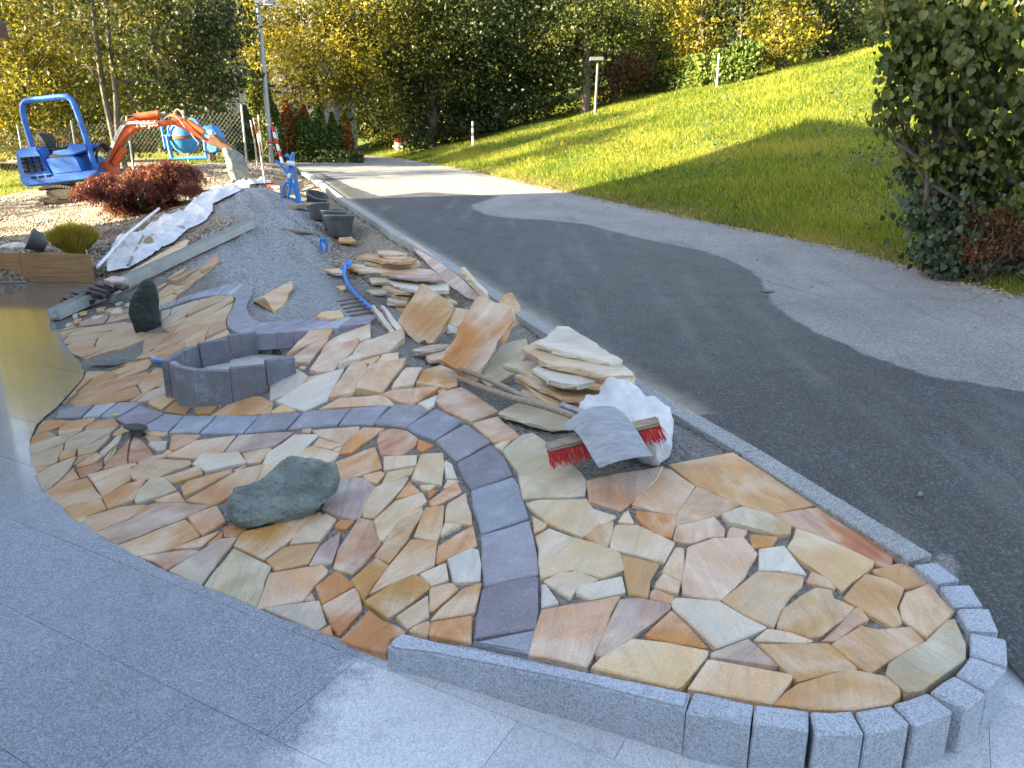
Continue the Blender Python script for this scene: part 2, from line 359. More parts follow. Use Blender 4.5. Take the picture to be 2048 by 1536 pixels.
gr = k.ramp(b2.outputs[0], [(.1, (.15, .16, .17)), (.5, (.29, .30, .31)), (.9, (.46, .47, .47))]); gr = k.mix(k.mr(n1, .4, .7, 0, .35), gr, (.20, .19, .17))
mort = k.ramp(k.noise(v, 60, 5, .75), [(.3, (.07, .068, .062)), (.5, (.22, .21, .19)), (.8, (.38, .36, .33))])
lw = k.ramp(n2, [(.3, (.07, .11, .02)), (.7, (.16, .19, .035))])
c = k.mix(ga, brown, gr); c = k.mix(k.math('MULTIPLY', be, k.math('SUBTRACT', 1, ga)), c, mort); c = k.mix(k.attr('sand'), c, k.ramp(n2, [(.3, (.15, .125, .09)), (.7, (.36, .32, .25))])); c = k.mix(la, c, lw)
h = k.math('ADD', k.math('MULTIPLY', vd, -1.0), k.math('MULTIPLY', n2, .8))
M['ground'] = k.out(c, .9, k.bump(h, .03), .25)
ground = link('ground', grid_mesh('ground', XX, YY, ZZ, dict(grey=grey, lawn=lawn, bed=bed, sand=sand)), M['ground']); tag(ground, kind='structure')
# ------------------------------------------------------------------ road
ys = np.concatenate([np.arange(1.95, 14, .05), np.arange(14, 46, .15)]); us = np.linspace(0, 1, 90)
RXm = np.zeros((len(ys), len(us))); RYm = RXm.copy(); RZm = RXm.copy()
for i, y in enumerate(ys):
    a = xk(y) - .02; b = xr(y) + .15
    if y > 18.6: a = min(a, -4 - (y - 18.6) * 2.2)
    if y > RX[-2][0]: b = xr(y)
    for j, u in enumerate(us): RXm[i, j] = a + (b - a) * u; RYm[i, j] = y; RZm[i, j] = zroad(RXm[i, j], y) - .003
WETP = [(640,345),(700,372),(760,392),(850,384),(1000,392),(945,408),(945,418),(975,430),(1030,436),(1100,440),(1170,448),(1220,460),(1290,478),(1340,488),(1400,500),(1450,515),(1490,535),(1520,556),(1535,585),(1550,610),(1580,635),(1650,672),(1740,710),(1850,750),(1960,768),(2048,782),(2200,850),(2300,1500),(2048,1500),(1900,1100),(1864,1119),(1484,880),(1275,762),(1093,650),(893,522),(759,442),(681,393)]
WET = mk_poly([onF(x, y, zroad) for x, y in WETP])
wet = np.clip(.5 + np.where(inpoly(WET, RXm, RYm), 1, -1) * pdist(WET, RXm, RYm) / .3, 0, 1)
OLD = mk_poly([onF(x, y, zroad) for x, y in [(596,341),(640,345),(700,372),(800,440),(893,522),(700,420)]])
old = np.clip(.5 + np.where(inpoly(OLD, RXm, RYm), 1, -1) * pdist(OLD, RXm, RYm) / .05, 0, 1)
k = N('asphalt'); v = k.coord('World'); s1 = k.voro(v, 110, out='Color'); bw = k.n('ShaderNodeRGBToBW'); k.l(s1, bw.inputs[0])
n1 = k.noise(v, 1.4, 5, .6); n2 = k.noise(v, 260, 3, .8); n3 = k.noise(v, 5, 5, .65)
dry = k.ramp(bw.outputs[0], [(.15, (.16, .157, .153)), (.55, (.235, .23, .226)), (.9, (.34, .335, .325))])
wtc = k.ramp(bw.outputs[0], [(.15, (.036, .037, .039)), (.6, (.064, .066, .069)), (.93, (.15, .15, .15))])
w = k.math('ADD', k.attr('wet'), k.math('MULTIPLY', k.math('SUBTRACT', n3, .5), .5)); w = k.mr(w, .44, .56)
c = k.mix(w, dry, wtc); m = k.mr(n1, .3, .7, .85, 1.13); cc = k.n('ShaderNodeCombineColor'); [k.l(m, cc.inputs[i]) for i in range(3)]; c = k.mix(1, c, cc.outputs[0], 'MULTIPLY')
c = k.mix(k.math('MULTIPLY', k.attr('old'), .6), c, (.05, .055, .05)); c = k.mix(k.math('MULTIPLY', k.mr(k.noise(v, 3, 5, .7), .58, .75), .25), c, (.10, .10, .075))
ck = k.mr(k.voro(k.coord('World', (1, 1, 1)), .42, 'DISTANCE_TO_EDGE'), .0, .004, 1, 0); c = k.mix(k.math('MULTIPLY', ck, .4), c, (.03, .03, .03))
tk = k.noise(k.coord('World', (1.6, .22, 1), (0, 0, -.36)), 2.6, 4, .6); c = k.mix(k.mr(tk, .52, .72, 0, .30), c, (.22, .215, .20)); c = k.mix(k.mr(tk, .45, .28, 0, .30), c, (.045, .045, .047))
c = k.mix(k.mr(k.math('MULTIPLY', k.attr('dust'), k.math('ADD', k.noise(v, 9, 5, .7), .35)), .25, .7, 0, .85), c, (.30, .27, .21)); c = k.mix(k.mr(k.voro(v, 7), .035, .05, .5, 0), c, (.03, .03, .03))
rg = k.math('ADD', k.mix(w, (.85,) * 3, (.52,) * 3), k.math('MULTIPLY', k.math('SUBTRACT', n3, .5), .25))
M['asphalt'] = k.out(c, rg, k.bump(k.math('ADD', bw.outputs[0], n2), .004), .4)
road = link('road', grid_mesh('road', RXm, RYm, RZm, dict(wet=wet, old=old, dust=np.clip(np.exp(-(RXm - np.interp(RYm, _lx[:, 0], _lx[:, 1])) / .16) * (RYm > 4) + .9 * np.exp(-(np.interp(RYm, _rx[:, 0], _rx[:, 1]) + .12 - RXm) / .13), 0, 1))), M['asphalt']); tag(road, kind='structure')
# ------------------------------------------------------------------ grassy hillside right of the road
ys = graded(1.0, 200, 3, 24, .2, 1.08); ds = np.concatenate([np.arange(0, 6, .12), np.arange(6, 26, .3), np.linspace(26, 160, 24)])
HX = np.array([[xr(y) + d for d in ds] for y in ys]); HY = np.array([[y] * len(ds) for y in ys]); HZ = np.vectorize(zhill)(HX, HY)
HZ[:, 0] -= .04
k = N('grass_sod'); v = k.coord('World'); n1 = k.noise(v, .8, 5, .65); n2 = k.noise(v, 18, 5, .75); n3 = k.noise(v, 3.2, 4, .6)
c = k.ramp(n2, [(.3, (.035, .05, .010)), (.55, (.09, .12, .016)), (.75, (.17, .18, .03))]); c = k.mix(k.mr(n3, .56, .68, 0, .6), c, (.12, .09, .04)); c = k.mix(k.mr(n1, .5, .62, 0, .5), c, (.13, .15, .03))
M['sod'] = k.out(c, .95, k.bump(n2, .06), .2)
hill = link('hillside', grid_mesh('hillside', HX, HY, HZ), M['sod']); tag(hill, kind='structure')
# ------------------------------------------------------------------ paving stones
PAL = dict(c=(.60,.49,.33), t=(.50,.34,.18), o=(.50,.255,.09), r=(.37,.17,.095), p=(.50,.36,.28), w=(.60,.585,.52), m=(.40,.29,.265),
    y=(.45,.27,.075), v=(.47,.42,.28), g=(.46,.42,.35), k=(.55,.41,.29), b=(.46,.225,.09), l=(.53,.47,.37))
for _k in 'ctorpykbl': PAL[_k] = (PAL[_k][0] * 1.10, PAL[_k][1] * .95, PAL[_k][2] * .80)
def area2(P): return sum(P[i][0]*P[(i+1)%len(P)][1] - P[(i+1)%len(P)][0]*P[i][1] for i in range(len(P))) / 2
def inset(P, d):
    n = len(P); out = []
    for i in range(n):
        a, b, c = P[i-1], P[i], P[(i+1)%n]; e1 = ((b[0]-a[0]), (b[1]-a[1])); e2 = ((c[0]-b[0]), (c[1]-b[1]))
        l1 = math.hypot(*e1) + 1e-9; l2 = math.hypot(*e2) + 1e-9; n1 = (-e1[1]/l1, e1[0]/l1); n2 = (-e2[1]/l2, e2[0]/l2)
        mx, my = n1[0]+n2[0], n1[1]+n2[1]; q = mx*mx+my*my
        s = 2*d/max(q, .9); out.append((b[0]+mx*s, b[1]+my*s))
    return out
def rough_poly(P, jit, seg=.12, rnd=None, mc=.005):
    rnd = rnd or random; out = []; n = len(P)
    for i in range(n):
        a, b = P[i], P[(i+1)%n]; L = math.hypot(b[0]-a[0], b[1]-a[1])
        if L < .012: continue
        k = max(1, min(4, int(L / seg))); nx, ny = -(b[1]-a[1])/L, (b[0]-a[0])/L
        cut = min(mc, L * .14)
        out.append((a[0] + (b[0]-a[0]) * cut/L, a[1] + (b[1]-a[1]) * cut/L))
        for q in range(1, k):
            t = q / k; j = rnd.gauss(0, jit); out.append((a[0]+(b[0]-a[0])*t + nx*j, a[1]+(b[1]-a[1])*t + ny*j))
        out.append((b[0] + (a[0]-b[0]) * cut/L, b[1] + (a[1]-b[1]) * cut/L))
    return out
def stone_mesh(name, P, ztop, thick, bev=.007, jit=.0025, loc=None, ang=0, zbot=None, seg=.12):
    if area2(P) < 0: P = P[::-1]
    P = rough_poly(P, jit, seg)
    if len(P) < 3: return None
    I = inset(P, bev); n = len(P); V = []; ca, sa = math.cos(-ang), math.sin(-ang)
    def L(x, y, z):
        x -= loc[0]; y -= loc[1]; return (x*ca - y*sa, x*sa + y*ca, z - loc[2])
    for (x, y) in I: V.append(L(x, y, ztop(x, y)))
    for (x, y) in P: V.append(L(x, y, ztop(x, y) - bev * random.uniform(.6, 1.3)))
    for (x, y) in inset(P, -.002): V.append(L(x, y, (zbot if zbot is not None else ztop(x, y) - thick)))
    F = [tuple(range(n))]
    for r in (0, n):
        F += [(r+(i+1)%n, r+i, r+n+i, r+n+(i+1)%n) for i in range(n)]
    F = [F[0]] + [tuple(f) for f in F[1:]]
    return mesh(name, V, F)
def lay_stone(P, col, parent, name='paving_stone', f=surf, thick=.05, mat='stone', wetv=1.0, tilt=.008, ang=None, lift=0, zbot=None, bev=.0045, jit=.004, seg=.09):
    A = abs(area2(P))
    if A < .0006: return None
    cx = sum(p[0] for p in P)/len(P); cy_ = sum(p[1] for p in P)/len(P); z0 = f(cx, cy_) + lift
    gx_ = (f(cx+.1, cy_)-f(cx-.1, cy_))/.2 + random.gauss(0, tilt); gy_ = (f(cx, cy_+.1)-f(cx, cy_-.1))/.2 + random.gauss(0, tilt)
    zt = lambda x, y: z0 + gx_*(x-cx) + gy_*(y-cy_)
    if ang is None: ang = math.radians(random.gauss(72, 22))
    me = stone_mesh(name, P, zt, thick, bev, jit, (cx, cy_, z0), ang, zbot, seg)
    if me is None: return None
    o = link(name, me, M[mat]); o.location = (cx, cy_, z0); o.rotation_euler.z = ang; setpar(o, parent)
    h = random.uniform(.88, 1.1); o.color = (min(.8, col[0]*h*random.uniform(.97,1.03)), min(.8, col[1]*h), min(.8, col[2]*h*random.uniform(.93,1.07)), wetv)
    return o
bedp = empty('paved_bed', (0, 3.5, 0), 'raised bed of irregular yellow sandstone paving between the driveway and the road', 'paving')
def wetness(x, y): return .05 + .95 * sstep(-2.7, -.5, x + .12 * (y - 3))
def px_stones(tile, txt):
    for ln in txt.strip().split('\n'):
        ln = ln.strip()
        if not ln: continue
        col, rest = ln[0], ln[1:]
        pts = tp(tile, parse(rest)); Pw = [onF(x, y, surf) for x, y in pts]; P = [(p.x, p.y) for p in Pw]
        cx = sum(p[0] for p in P)/len(P); cy_ = sum(p[1] for p in P)/len(P)
        P = [(p[0]+(p[0]-cx)*.022, p[1]+(p[1]-cy_)*.022) for p in P]
        lay_stone(P, PAL[col], bedp, wetv=wetness(cx, cy_), lift=random.uniform(-.002, .005))
px_stones('A', '''t 92,118 388,62 500,130 762,303 640,325 572,348 430,300 215,212
r 583,350 790,314 860,365 1080,505 1135,545 1130,580 1105,592 1045,572 850,475 665,398
p 62,128 98,132 210,214 120,350 0,322 -82,300 -60,262
p 218,216 418,303 345,345 107,400 125,350
p 110,455 125,400 300,358 350,415 345,450 270,452 190,480 115,470
k 362,432 378,402 458,420 432,460 362,455
o 468,440 598,452 568,500 478,500
v 335,350 430,312 560,345 660,402 655,440 590,448 370,385
c 645,505 688,402 750,430 1045,568 1040,590 898,705 880,690 800,625 745,588 700,560
w 512,510 628,495 680,560 735,628 600,605 510,605
p 178,500 300,458 440,460 500,535 440,640 330,745 240,735 155,720 165,580
c 55,610 118,500 160,505 162,580 155,660 60,615
k 30,665 60,625 145,665 130,718 20,690
p 0,720 20,698 115,738 90,770 0,745
l 335,745 420,680 500,612 600,618 718,640 710,680 620,790 580,870 440,810
k 735,655 755,615 830,645 870,695 740,668
t 908,740 960,670 1010,625 1110,650 1190,690 1155,780 1180,850 1140,875 1020,810
t 1045,605 1170,572 1240,600 1300,668 1195,688 1050,618
t 1170,770 1200,710 1310,670 1425,800 1380,850 1300,920 1180,830
t 598,860 625,790 720,720 780,690 850,705 860,740 960,782 845,880 800,918 740,920 600,880
p 803,940 880,870 960,790 990,795 1025,840 960,875 880,940
w 98,762 120,740 325,755 430,820 545,880 400,940 310,975 200,870 110,790
l 488,940 550,885 650,900 765,940 700,950
t 852,960 985,873 1060,892 1215,880 1285,945 1200,990 1110,1040 1030,1092 940,1030
v 1105,1100 1120,1045 1210,985 1290,945 1390,850 1425,845 1475,960 1475,1025 1370,1100 1270,1175 1200,1180
t 508,958 835,950 965,1060 965,1072 690,1130 585,1030
m 285,1000 460,935 530,995 600,1060 400,1030 290,1015
o -17,905 100,797 180,870 272,972 140,950 -17,920
c 180,1160 275,1022 400,1045 672,1100 580,1232 400,1200
t 585,1238 640,1180 700,1140 820,1105 930,1075 1100,1110 1165,1165 1168,1200 1130,1235 950,1262 780,1262''')
px_stones('I', '''c 1184,1334 1212,1306 1264,1276 1330,1283 1416,1301 1414,1309 1362,1371 1352,1374''')
px_stones('D', '''m 1440,500 1500,370 1560,245 1660,238 1800,268 1805,285 1640,410 1480,520 1450,515
p 1115,510 1140,400 1180,290 1560,222 1490,400 1395,570''')
px_stones('C', '''p 1462,500 1530,480 1880,420 1845,490 1730,600 1650,655 1480,610
o 1735,662 1950,688 1930,805 1830,785 1735,700
o 235,205 355,205 290,255 165,345 105,345 150,280
r 315,280 330,230 400,212 480,225 535,265 525,300 440,358 330,350
o 540,265 625,300 560,335 530,320
l 555,350 675,345 680,420 665,520 500,490 520,430
l 350,365 530,355 525,410 350,440
o 85,395 300,310 340,425 200,470 85,500
c 235,470 335,445 355,460 310,512 255,500
l 340,510 370,450 520,420 500,460 400,500
m 90,500 230,480 305,530 220,690 180,705 10,655 60,540
l 232,640 270,550 380,490 485,475 400,590 300,695 235,690
o 415,592 490,500 550,560 470,585
w 680,400 690,385 725,410 752,485 690,480
c 545,520 635,520 600,550 560,545
c 675,530 700,490 765,495 690,535
o 590,555 650,542 600,590
o 595,610 750,500 778,555 620,640
c 295,710 410,610 560,560 585,610 470,690 350,825 320,810
t 302,905 440,700 560,640 570,680 480,820 380,945 310,920
t 575,650 680,635 670,760 640,830 515,805 540,740
l 700,620 800,560 835,735 685,720 690,650
c 685,730 780,738 660,800 670,760
o 640,890 650,850 840,740 860,850 635,945
t 270,1115 350,1000 500,820 640,835 625,960 520,1010
o 80,740 110,712 188,712 140,762 90,755
r 72,970 100,870 210,700 290,715 335,840 180,1005
y 170,1040 310,920 375,965 300,1060 240,1155
b -26,1080 94,990 190,1070 10,1175
b 10,1180 190,1080 220,1130 230,1200 100,1340 60,1290 40,1240
y 240,1160 510,1010 575,1040 605,1080 390,1240 370,1245
l 545,1010 690,950 705,1040 610,1075
w 700,930 830,870 870,880 878,1045 735,1055
t 600,1085 720,1055 760,1085 620,1205 600,1210
t 605,1255 660,1190 785,1085 885,1055 850,1215 700,1240
l 415,1245 590,1125 598,1240 480,1310
o 605,1275 835,1235 828,1385 600,1345
t 485,1320 520,1290 600,1265 605,1300 590,1350
v 1005,330 1110,250 1170,245 1240,290 1330,370 1430,450 1460,500 1450,570 1110,590 1085,450 1040,390
c 955,300 1010,280 1048,275 1000,330
k 835,180 975,150 1100,255 1030,280 950,285
l 1130,620 1200,600 1465,595 1500,650 1625,690 1550,740 1440,800 1240,720
c 1165,690 1245,735 1230,755 1175,780
l 1185,800 1260,755 1640,895 1665,985 1545,1030 1380,985 1215,1030
t 1445,800 1520,740 1610,715 1580,860 1545,855
l 1620,735 1745,735 1945,835 1885,945 1590,870
c 1635,720 1660,675 1690,655 1725,725
t 1645,900 1860,955 1800,1135 1690,1110
l 1225,1045 1310,1000 1410,990 1530,1035 1410,1090 1370,1135
w 1405,1110 1420,1070 1655,1020 1675,1105 1480,1145
w 1215,1060 1240,1060 1310,1165 1215,1190''')
px_stones('D', '''b 1650,682 1800,530 1985,630 1905,690 1890,745 1770,705''') if False else None
px_stones('I', '''b 679,1278 738,1217 800,1252 812,1262 780,1276 773,1304 730,1294''')
px_stones('F', '''t 135,560 195,525 370,485 450,590 235,645 190,610
t 235,655 440,595 475,650 300,715
k 330,735 370,690 560,635 690,625 600,700 410,780
l 300,715 370,692 335,735
t 605,700 690,640 760,615 740,640 640,690
m 415,785 610,710 770,620 1050,635 900,700 520,845
t 520,850 905,705 985,795 830,870 635,910
o 450,590 580,520 690,490 625,600 480,650
t 370,470 610,405 605,490 450,585
v 630,610 640,560 720,480 790,480 860,550 640,620
t 735,600 870,555 910,620 750,612
t 600,440 700,375 930,385 940,400 745,480 650,495 610,480
t 785,480 985,415 1000,460 835,510
t 885,530 920,500 1160,435 1160,455 900,580
t 910,600 1200,440 1340,405 1275,520 1060,630
c 1170,440 1240,410 1190,442
w 945,405 1000,350 1200,342 1240,400 1020,445
k 1220,345 1375,310 1380,330 1310,395 1245,400
m 1120,340 1200,245 1500,225 1400,300 1200,340
w 1330,400 1360,340 1500,240 1640,240 1550,330 1350,410
c 1340,410 1600,310 1750,345 1720,385 1660,405 1480,520 1290,505
k 800,360 960,280 1180,245 1110,340 960,375 820,365
o 820,325 830,245 990,245 950,280 850,330
l 1600,215 1860,195 1860,225 1775,295 1640,250
c 1550,215 1600,210 1590,235 1540,230
k 1605,300 1640,260 1780,295 1700,320
k 1710,325 1775,302 1750,340
o 920,695 1080,635 1130,720 1000,795 960,760
b 1115,750 1190,730 1250,750 1190,805 1120,800
o 840,870 1100,770 1020,835 990,860
o 1025,850 1110,775 1110,805 1060,840
r 640,910 940,870 985,880 800,985
g 815,990 1090,820 1190,810 1090,930 990,1065 880,1020
v 1010,1075 1170,865 1375,965 1290,1190 1150,1130
y 1175,850 1220,780 1350,750 1650,670 1600,730 1340,925
l 1480,840 1600,700 1680,680 1735,710 1640,830
t 1350,930 1450,860 1640,840 1580,950 1400,985
m 1585,960 1640,860 1755,770 1745,850 1710,945
k 1295,1195 1370,1000 1660,955 1690,990 1550,1150
g 1340,1200 1640,1155 1680,1280 1620,1320
o 1555,1150 1600,1105 1620,1150
o 1625,1325 1705,1280 1720,1355
t 960,120 985,60 1100,20 1085,80 1040,125
g 1085,85 1110,20 1190,20 1100,90
t 1050,130 1200,35 1320,30 1390,70 1290,130
t 1295,128 1390,75 1370,130''')
px_stones('L', '''o 300,135 520,122 670,140 560,190 360,250 190,300 240,200
t 700,130 960,90 945,135 850,185 820,210 560,260 480,275 505,215
o 820,255 870,190 1020,130 1200,110 1270,200 1230,215 850,255
t 190,300 360,265 440,300 460,335 120,440 150,340
t 490,270 700,240 800,225 790,265 500,320
g 125,450 460,345 780,270 600,370 560,420 380,490 250,540 140,570 120,520
g 580,400 620,360 850,260 1240,215 1160,290 870,450 740,490 565,505
v 130,585 250,545 560,440 540,520 490,600 480,650 400,690 170,740 135,670
t 540,520 725,495 700,580 500,655 500,600
l 745,495 870,460 1150,310 1150,350 1100,400 950,540 740,580
t 680,700 740,595 960,550 900,585 700,690
o 730,735 720,705 980,550 1050,590 890,700
r 720,755 900,710 1055,665 1050,740 860,840 770,870
o 160,780 180,745 395,700 300,765 190,825
g 190,840 400,715 720,590 660,700 580,820 400,990 290,1050
o 420,985 680,740 760,870
w 1015,545 1150,430 1230,340 1310,330 1250,420 1060,590
l 1070,620 1230,430 1220,520 1090,690
r 1060,750 1150,620 1330,430 1415,330 1385,440 1375,540 1380,700
r 1420,410 1460,310 1540,370 1620,450 1700,570 1640,610 1390,680 1385,600
p 1400,700 1490,675 1500,705 1405,735
p 1510,660 1690,590 1850,560 1870,590 1520,695
c 1560,255 1700,260 1900,290 1800,330 1640,320
p 1600,330 1780,335 1830,390 1650,400
w 1640,450 1660,410 1880,400 1860,500 1760,525 1700,490
t 1190,285 1330,195 1500,235 1340,280
t 1180,330 1190,295 1340,290 1290,320
c 1830,545 1890,490 1950,520 1880,570''')
px_stones('O', '''w 1100,660 1250,560 1520,420 1530,480 1490,560 1250,650
c 1020,640 1150,560 1320,465 1360,490 1250,560 1080,650
c 1245,680 1300,620 1500,565 1600,630 1430,750 1400,750
t 1450,770 1600,640 1840,660 1750,790 1700,805
t 1850,700 1900,640 2060,620 2048,740 1990,770 1900,810 1865,790''')
px_stones('I', '''t 470,798 500,775 540,758 548,762 528,782 500,788''')
px_stones('E', '''k 330,975 360,920 450,860 640,810 640,885 480,930
p 255,1090 330,980 570,910 530,980 400,1095 300,1105
p 100,1055 290,900 370,875 370,900 250,1045
t 110,1000 250,840 400,825 380,870 290,900
l 440,1075 530,1000 560,930 850,850 860,900 760,975 600,1010
k 570,920 625,890 640,900 580,925
c 580,1035 700,995 700,1010 650,1050
c 680,1050 720,990 820,980 825,1025
k 550,1225 640,1050 870,1035 850,1070 720,1240
k 380,1270 460,1130 520,1040 600,1040 625,1080 540,1230
w 0,1190 120,1085 180,1080 240,1125 175,1215 0,1280
w 40,1290 300,1130 470,1085 430,1160 370,1275 220,1340
t 175,1215 240,1130 380,1105 290,1165
l 780,1215 840,1100 870,1075 975,1085 920,1180
y 940,1185 980,1090 1120,1055 1205,1130 1200,1190 1150,1210
o 715,1245 780,1215 1080,1205 1075,1215 910,1310 830,1290
w 945,1300 1080,1245 1050,1310 1010,1335
k 315,1335 440,1265 720,1240 800,1305 480,1325
p 0,1155 60,1080 170,1055 130,1085
k 180,1070 205,1058 235,1062 215,1078
c 0,1355 80,1300 165,1345 30,1360
c 1070,1225 1105,1210 1135,1225 1100,1240
p 1065,1290 1085,1240 1225,1205 1320,1260 1460,1355 1285,1420 1120,1350''')
px_stones('M', '''c 810,1190 1000,1080 1250,1010 1310,1040 1100,1130 880,1200
l 860,1240 1200,1080 1300,1060 1250,1130 1000,1220 870,1270
t 1085,1010 1200,940 1500,860 1740,790 1740,850 1500,960 1290,990
y 1300,1050 1290,1000 1740,855 1620,930 1500,1000 1400,1040
l 1200,940 1190,920 1215,680 1530,675 1430,790 1340,860
c 1390,160 1500,80 1700,0 1600,130 1560,175 1400,230
c 1395,330 1400,240 1570,180 1640,190 1560,270
t 1575,165 1700,40 1880,-20 1790,80 1650,180
c 860,890 860,820 1110,680 1215,680 1210,755
l 650,935 645,880 750,840 850,830 855,880''')
px_stones('W', '''c 1480,540 1600,440 1660,440 1560,530 1500,560
c 1160,620 1240,550 1360,500 1310,545 1200,610
c 1060,690 1150,640 1165,650 1090,700''')
# --- small, steeply foreshortened stones further up: broken pieces fitted inside the traced outlines
def clip_half(P, a, b, c):               # keep a*x+b*y<=c
    out = []; n = len(P)
    for i in range(n):
        p, q = P[i], P[(i+1)%n]; dp = a*p[0]+b*p[1]-c; dq = a*q[0]+b*q[1]-c
        if dp <= 0: out.append(p)
        if dp * dq < 0: t = dp/(dp-dq); out.append((p[0]+(q[0]-p[0])*t, p[1]+(q[1]-p[1])*t))
    return out
def crazy(region, cell, stretch, ang, cols, gap=.006, seed=1, **kw):
    rr = random.Random(seed); ca, sa = math.cos(ang), math.sin(ang)
    def to(p): u = p[0]*ca+p[1]*sa; v = -p[0]*sa+p[1]*ca; return (u/stretch, v)
    def back(p): u = p[0]*stretch; return (u*ca-p[1]*sa, u*sa+p[1]*ca)
    R = [to(p) for p in region]; Ra = np.array(R); x0, y0 = Ra.min(0); x1, y1 = Ra.max(0); S = []
    j = 0; y = y0 - cell
    while y < y1 + cell:
        x = x0 - cell + (cell/2 if j % 2 else 0)
        while x < x1 + cell: S.append((x + rr.uniform(-.42,.42)*cell, y + rr.uniform(-.42,.42)*cell)); x += cell
        y += cell * .9; j += 1
    for i, s in enumerate(S):
        P = list(R)
        near = sorted((q for k_, q in enumerate(S) if k_ != i), key=lambda q: (q[0]-s[0])**2+(q[1]-s[1])**2)[:12]
        for q in near:
            a, b = q[0]-s[0], q[1]-s[1]; L = math.hypot(a, b); c_ = (a*(q[0]+s[0])/2 + b*(q[1]+s[1])/2)
            P = clip_half(P, a/L, b/L, c_/L - gap*.5)
            if len(P) < 3: break
        if len(P) < 3: continue
        W = [back(p) for p in P]
        if abs(area2(W)) < .003: continue
        cx = sum(p[0] for p in W)/len(W); cy_ = sum(p[1] for p in W)/len(W)
        lay_stone(W, PAL[rr.choice(cols)], kw.get('parent', bedp), wetv=wetness(cx, cy_), bev=.005, jit=.002, lift=rr.uniform(-.003, .005))
def reg(pts): return [(p.x, p.y) for p in (onF(x, y, surf) for x, y in pts)]
crazy(reg([(118,816),(165,760),(172,742),(220,742),(262,722),(268,742),(310,733),(335,738),(338,768),(315,772),(258,800),(220,806),(170,812)]), .27, 2.1, math.radians(80), 'ttyctol', seed=3)
crazy(reg([(118,664),(160,655),(258,640),(266,648),(276,662),(290,664),(288,678),(235,692),(200,706),(169,717),(140,707),(130,690)]), .30, 1.7, math.radians(60), 'cctlvt', seed=5)
crazy(reg([(300,708),(312,690),(340,664),(323,655),(320,640),(323,622),(365,609),(404,597),(441,592),(466,594),(468,602),(463,616),(452,636),(452,652),(460,668),(455,670),(400,688),(372,697),(370,690),(340,700)]), .33, 1.8, math.radians(65), 'cctlcvw', seed=8)
crazy(reg([(118,660),(140,650),(180,636),(230,618),(255,608),(262,625),(258,636),(200,648),(160,652)]), .3, 1.8, math.radians(50), 'mgmtl', seed=11)
crazy(reg([(332,574),(345,560),(410,530),(432,520),(440,526),(405,552),(370,578),(350,580)]), .4, 2.2, math.radians(60), 'mpt', seed=12)
# --- purple porphyry border stones (two winding bands)
PP = [(.245,.24,.275),(.215,.20,.235),(.265,.255,.29),(.24,.25,.295),(.31,.325,.36)]
band = empty('porphyry_band', (0, 3.5, .1), 'winding band of purple porphyry blocks curving through the yellow paving', 'stone border')
def blocks(tile, txt, parent, name='border_stone', cols=PP, wetf=None, lift=.004):
    for ln in txt.strip().split('\n'):
        Pw = [onF(x, y, surf) for x, y in tp(tile, parse(ln))]; P = [(p.x, p.y) for p in Pw]; cx = sum(p[0] for p in P)/len(P); cy_ = sum(p[1] for p in P)/len(P)
        lay_stone(P, random.choice(cols), parent, name, mat='porph', thick=.09, wetv=wetness(cx+.5, cy_), tilt=.003, bev=.006, jit=.003, lift=lift, seg=.08)
blocks('C', '''410,80 555,88 598,118 472,208 305,188 300,180
475,210 640,108 780,180 632,275 520,240
632,280 800,188 940,285 745,393
750,400 940,298 1010,370 1058,465 830,548 780,480
828,552 1060,478 1090,520 1120,620 1145,700 885,790 840,650
882,798 1148,715 1180,850 1200,1010 900,1078 885,950
890,1088 1195,1022 1197,1200 1185,1308 845,1366 868,1200
830,1392 1175,1322 1145,1450 960,1412''', band)
blocks('F', '''195,155 215,110 345,90 400,85 330,150
340,150 410,86 500,70 530,68 430,145
438,146 540,70 640,65 655,78 520,155
525,160 660,80 790,128 655,208 590,190
660,210 795,130 900,140 870,175 805,230 690,222
815,232 905,142 1075,140 975,235
985,235 1085,142 1310,140 1218,238
1225,235 1318,137 1545,122 1458,215
1465,215 1555,122 1820,97 1738,190
1747,190 1824,94 2025,84 1942,188''', band)
band2 = empty('porphyry_band', (-1.5, 6, .3), 'upper band of narrow purple porphyry blocks looping above the stone ring', 'stone border')
IN = parse('-170,560 20,505 180,455 370,385 540,350 640,335 740,322 840,318 910,330 965,370 950,420 930,480 890,550 855,620 850,680 865,735 950,800 1090,832 1250,838 1480,822 1700,805 2000,777 2288,754 2688,694')
OU = parse('-130,500 10,455 240,365 450,300 690,240 790,210 880,185 1010,175 1100,177 1180,215 1190,260 1190,320 1130,400 1115,480 1150,580 1220,640 1300,675 1480,668 1650,655 1900,648 2060,640 2280,622 2468,618 2798,588')
IW = [onF(*p, surf) for p in tp('N', IN)]; OW = [onF(*p, surf) for p in tp('N', OU)]
for i in range(len(IW) - 1):
    a, b, c_, d = IW[i], IW[i+1], OW[i+1], OW[i]; sub = 1
    P = [(p.x, p.y) for p in (a, b, c_, d)]
    cx = sum(p[0] for p in P)/4; cy_ = sum(p[1] for p in P)/4; P = [(cx+(x-cx)*.975, cy_+(y-cy_)*.975) for x, y in P]
    lay_stone(P, random.choice(PP), band2, 'border_stone', mat='porph', thick=.12 if i < 21 else .2, wetv=.8, tilt=.003, bev=.005, jit=.002, lift=.004)
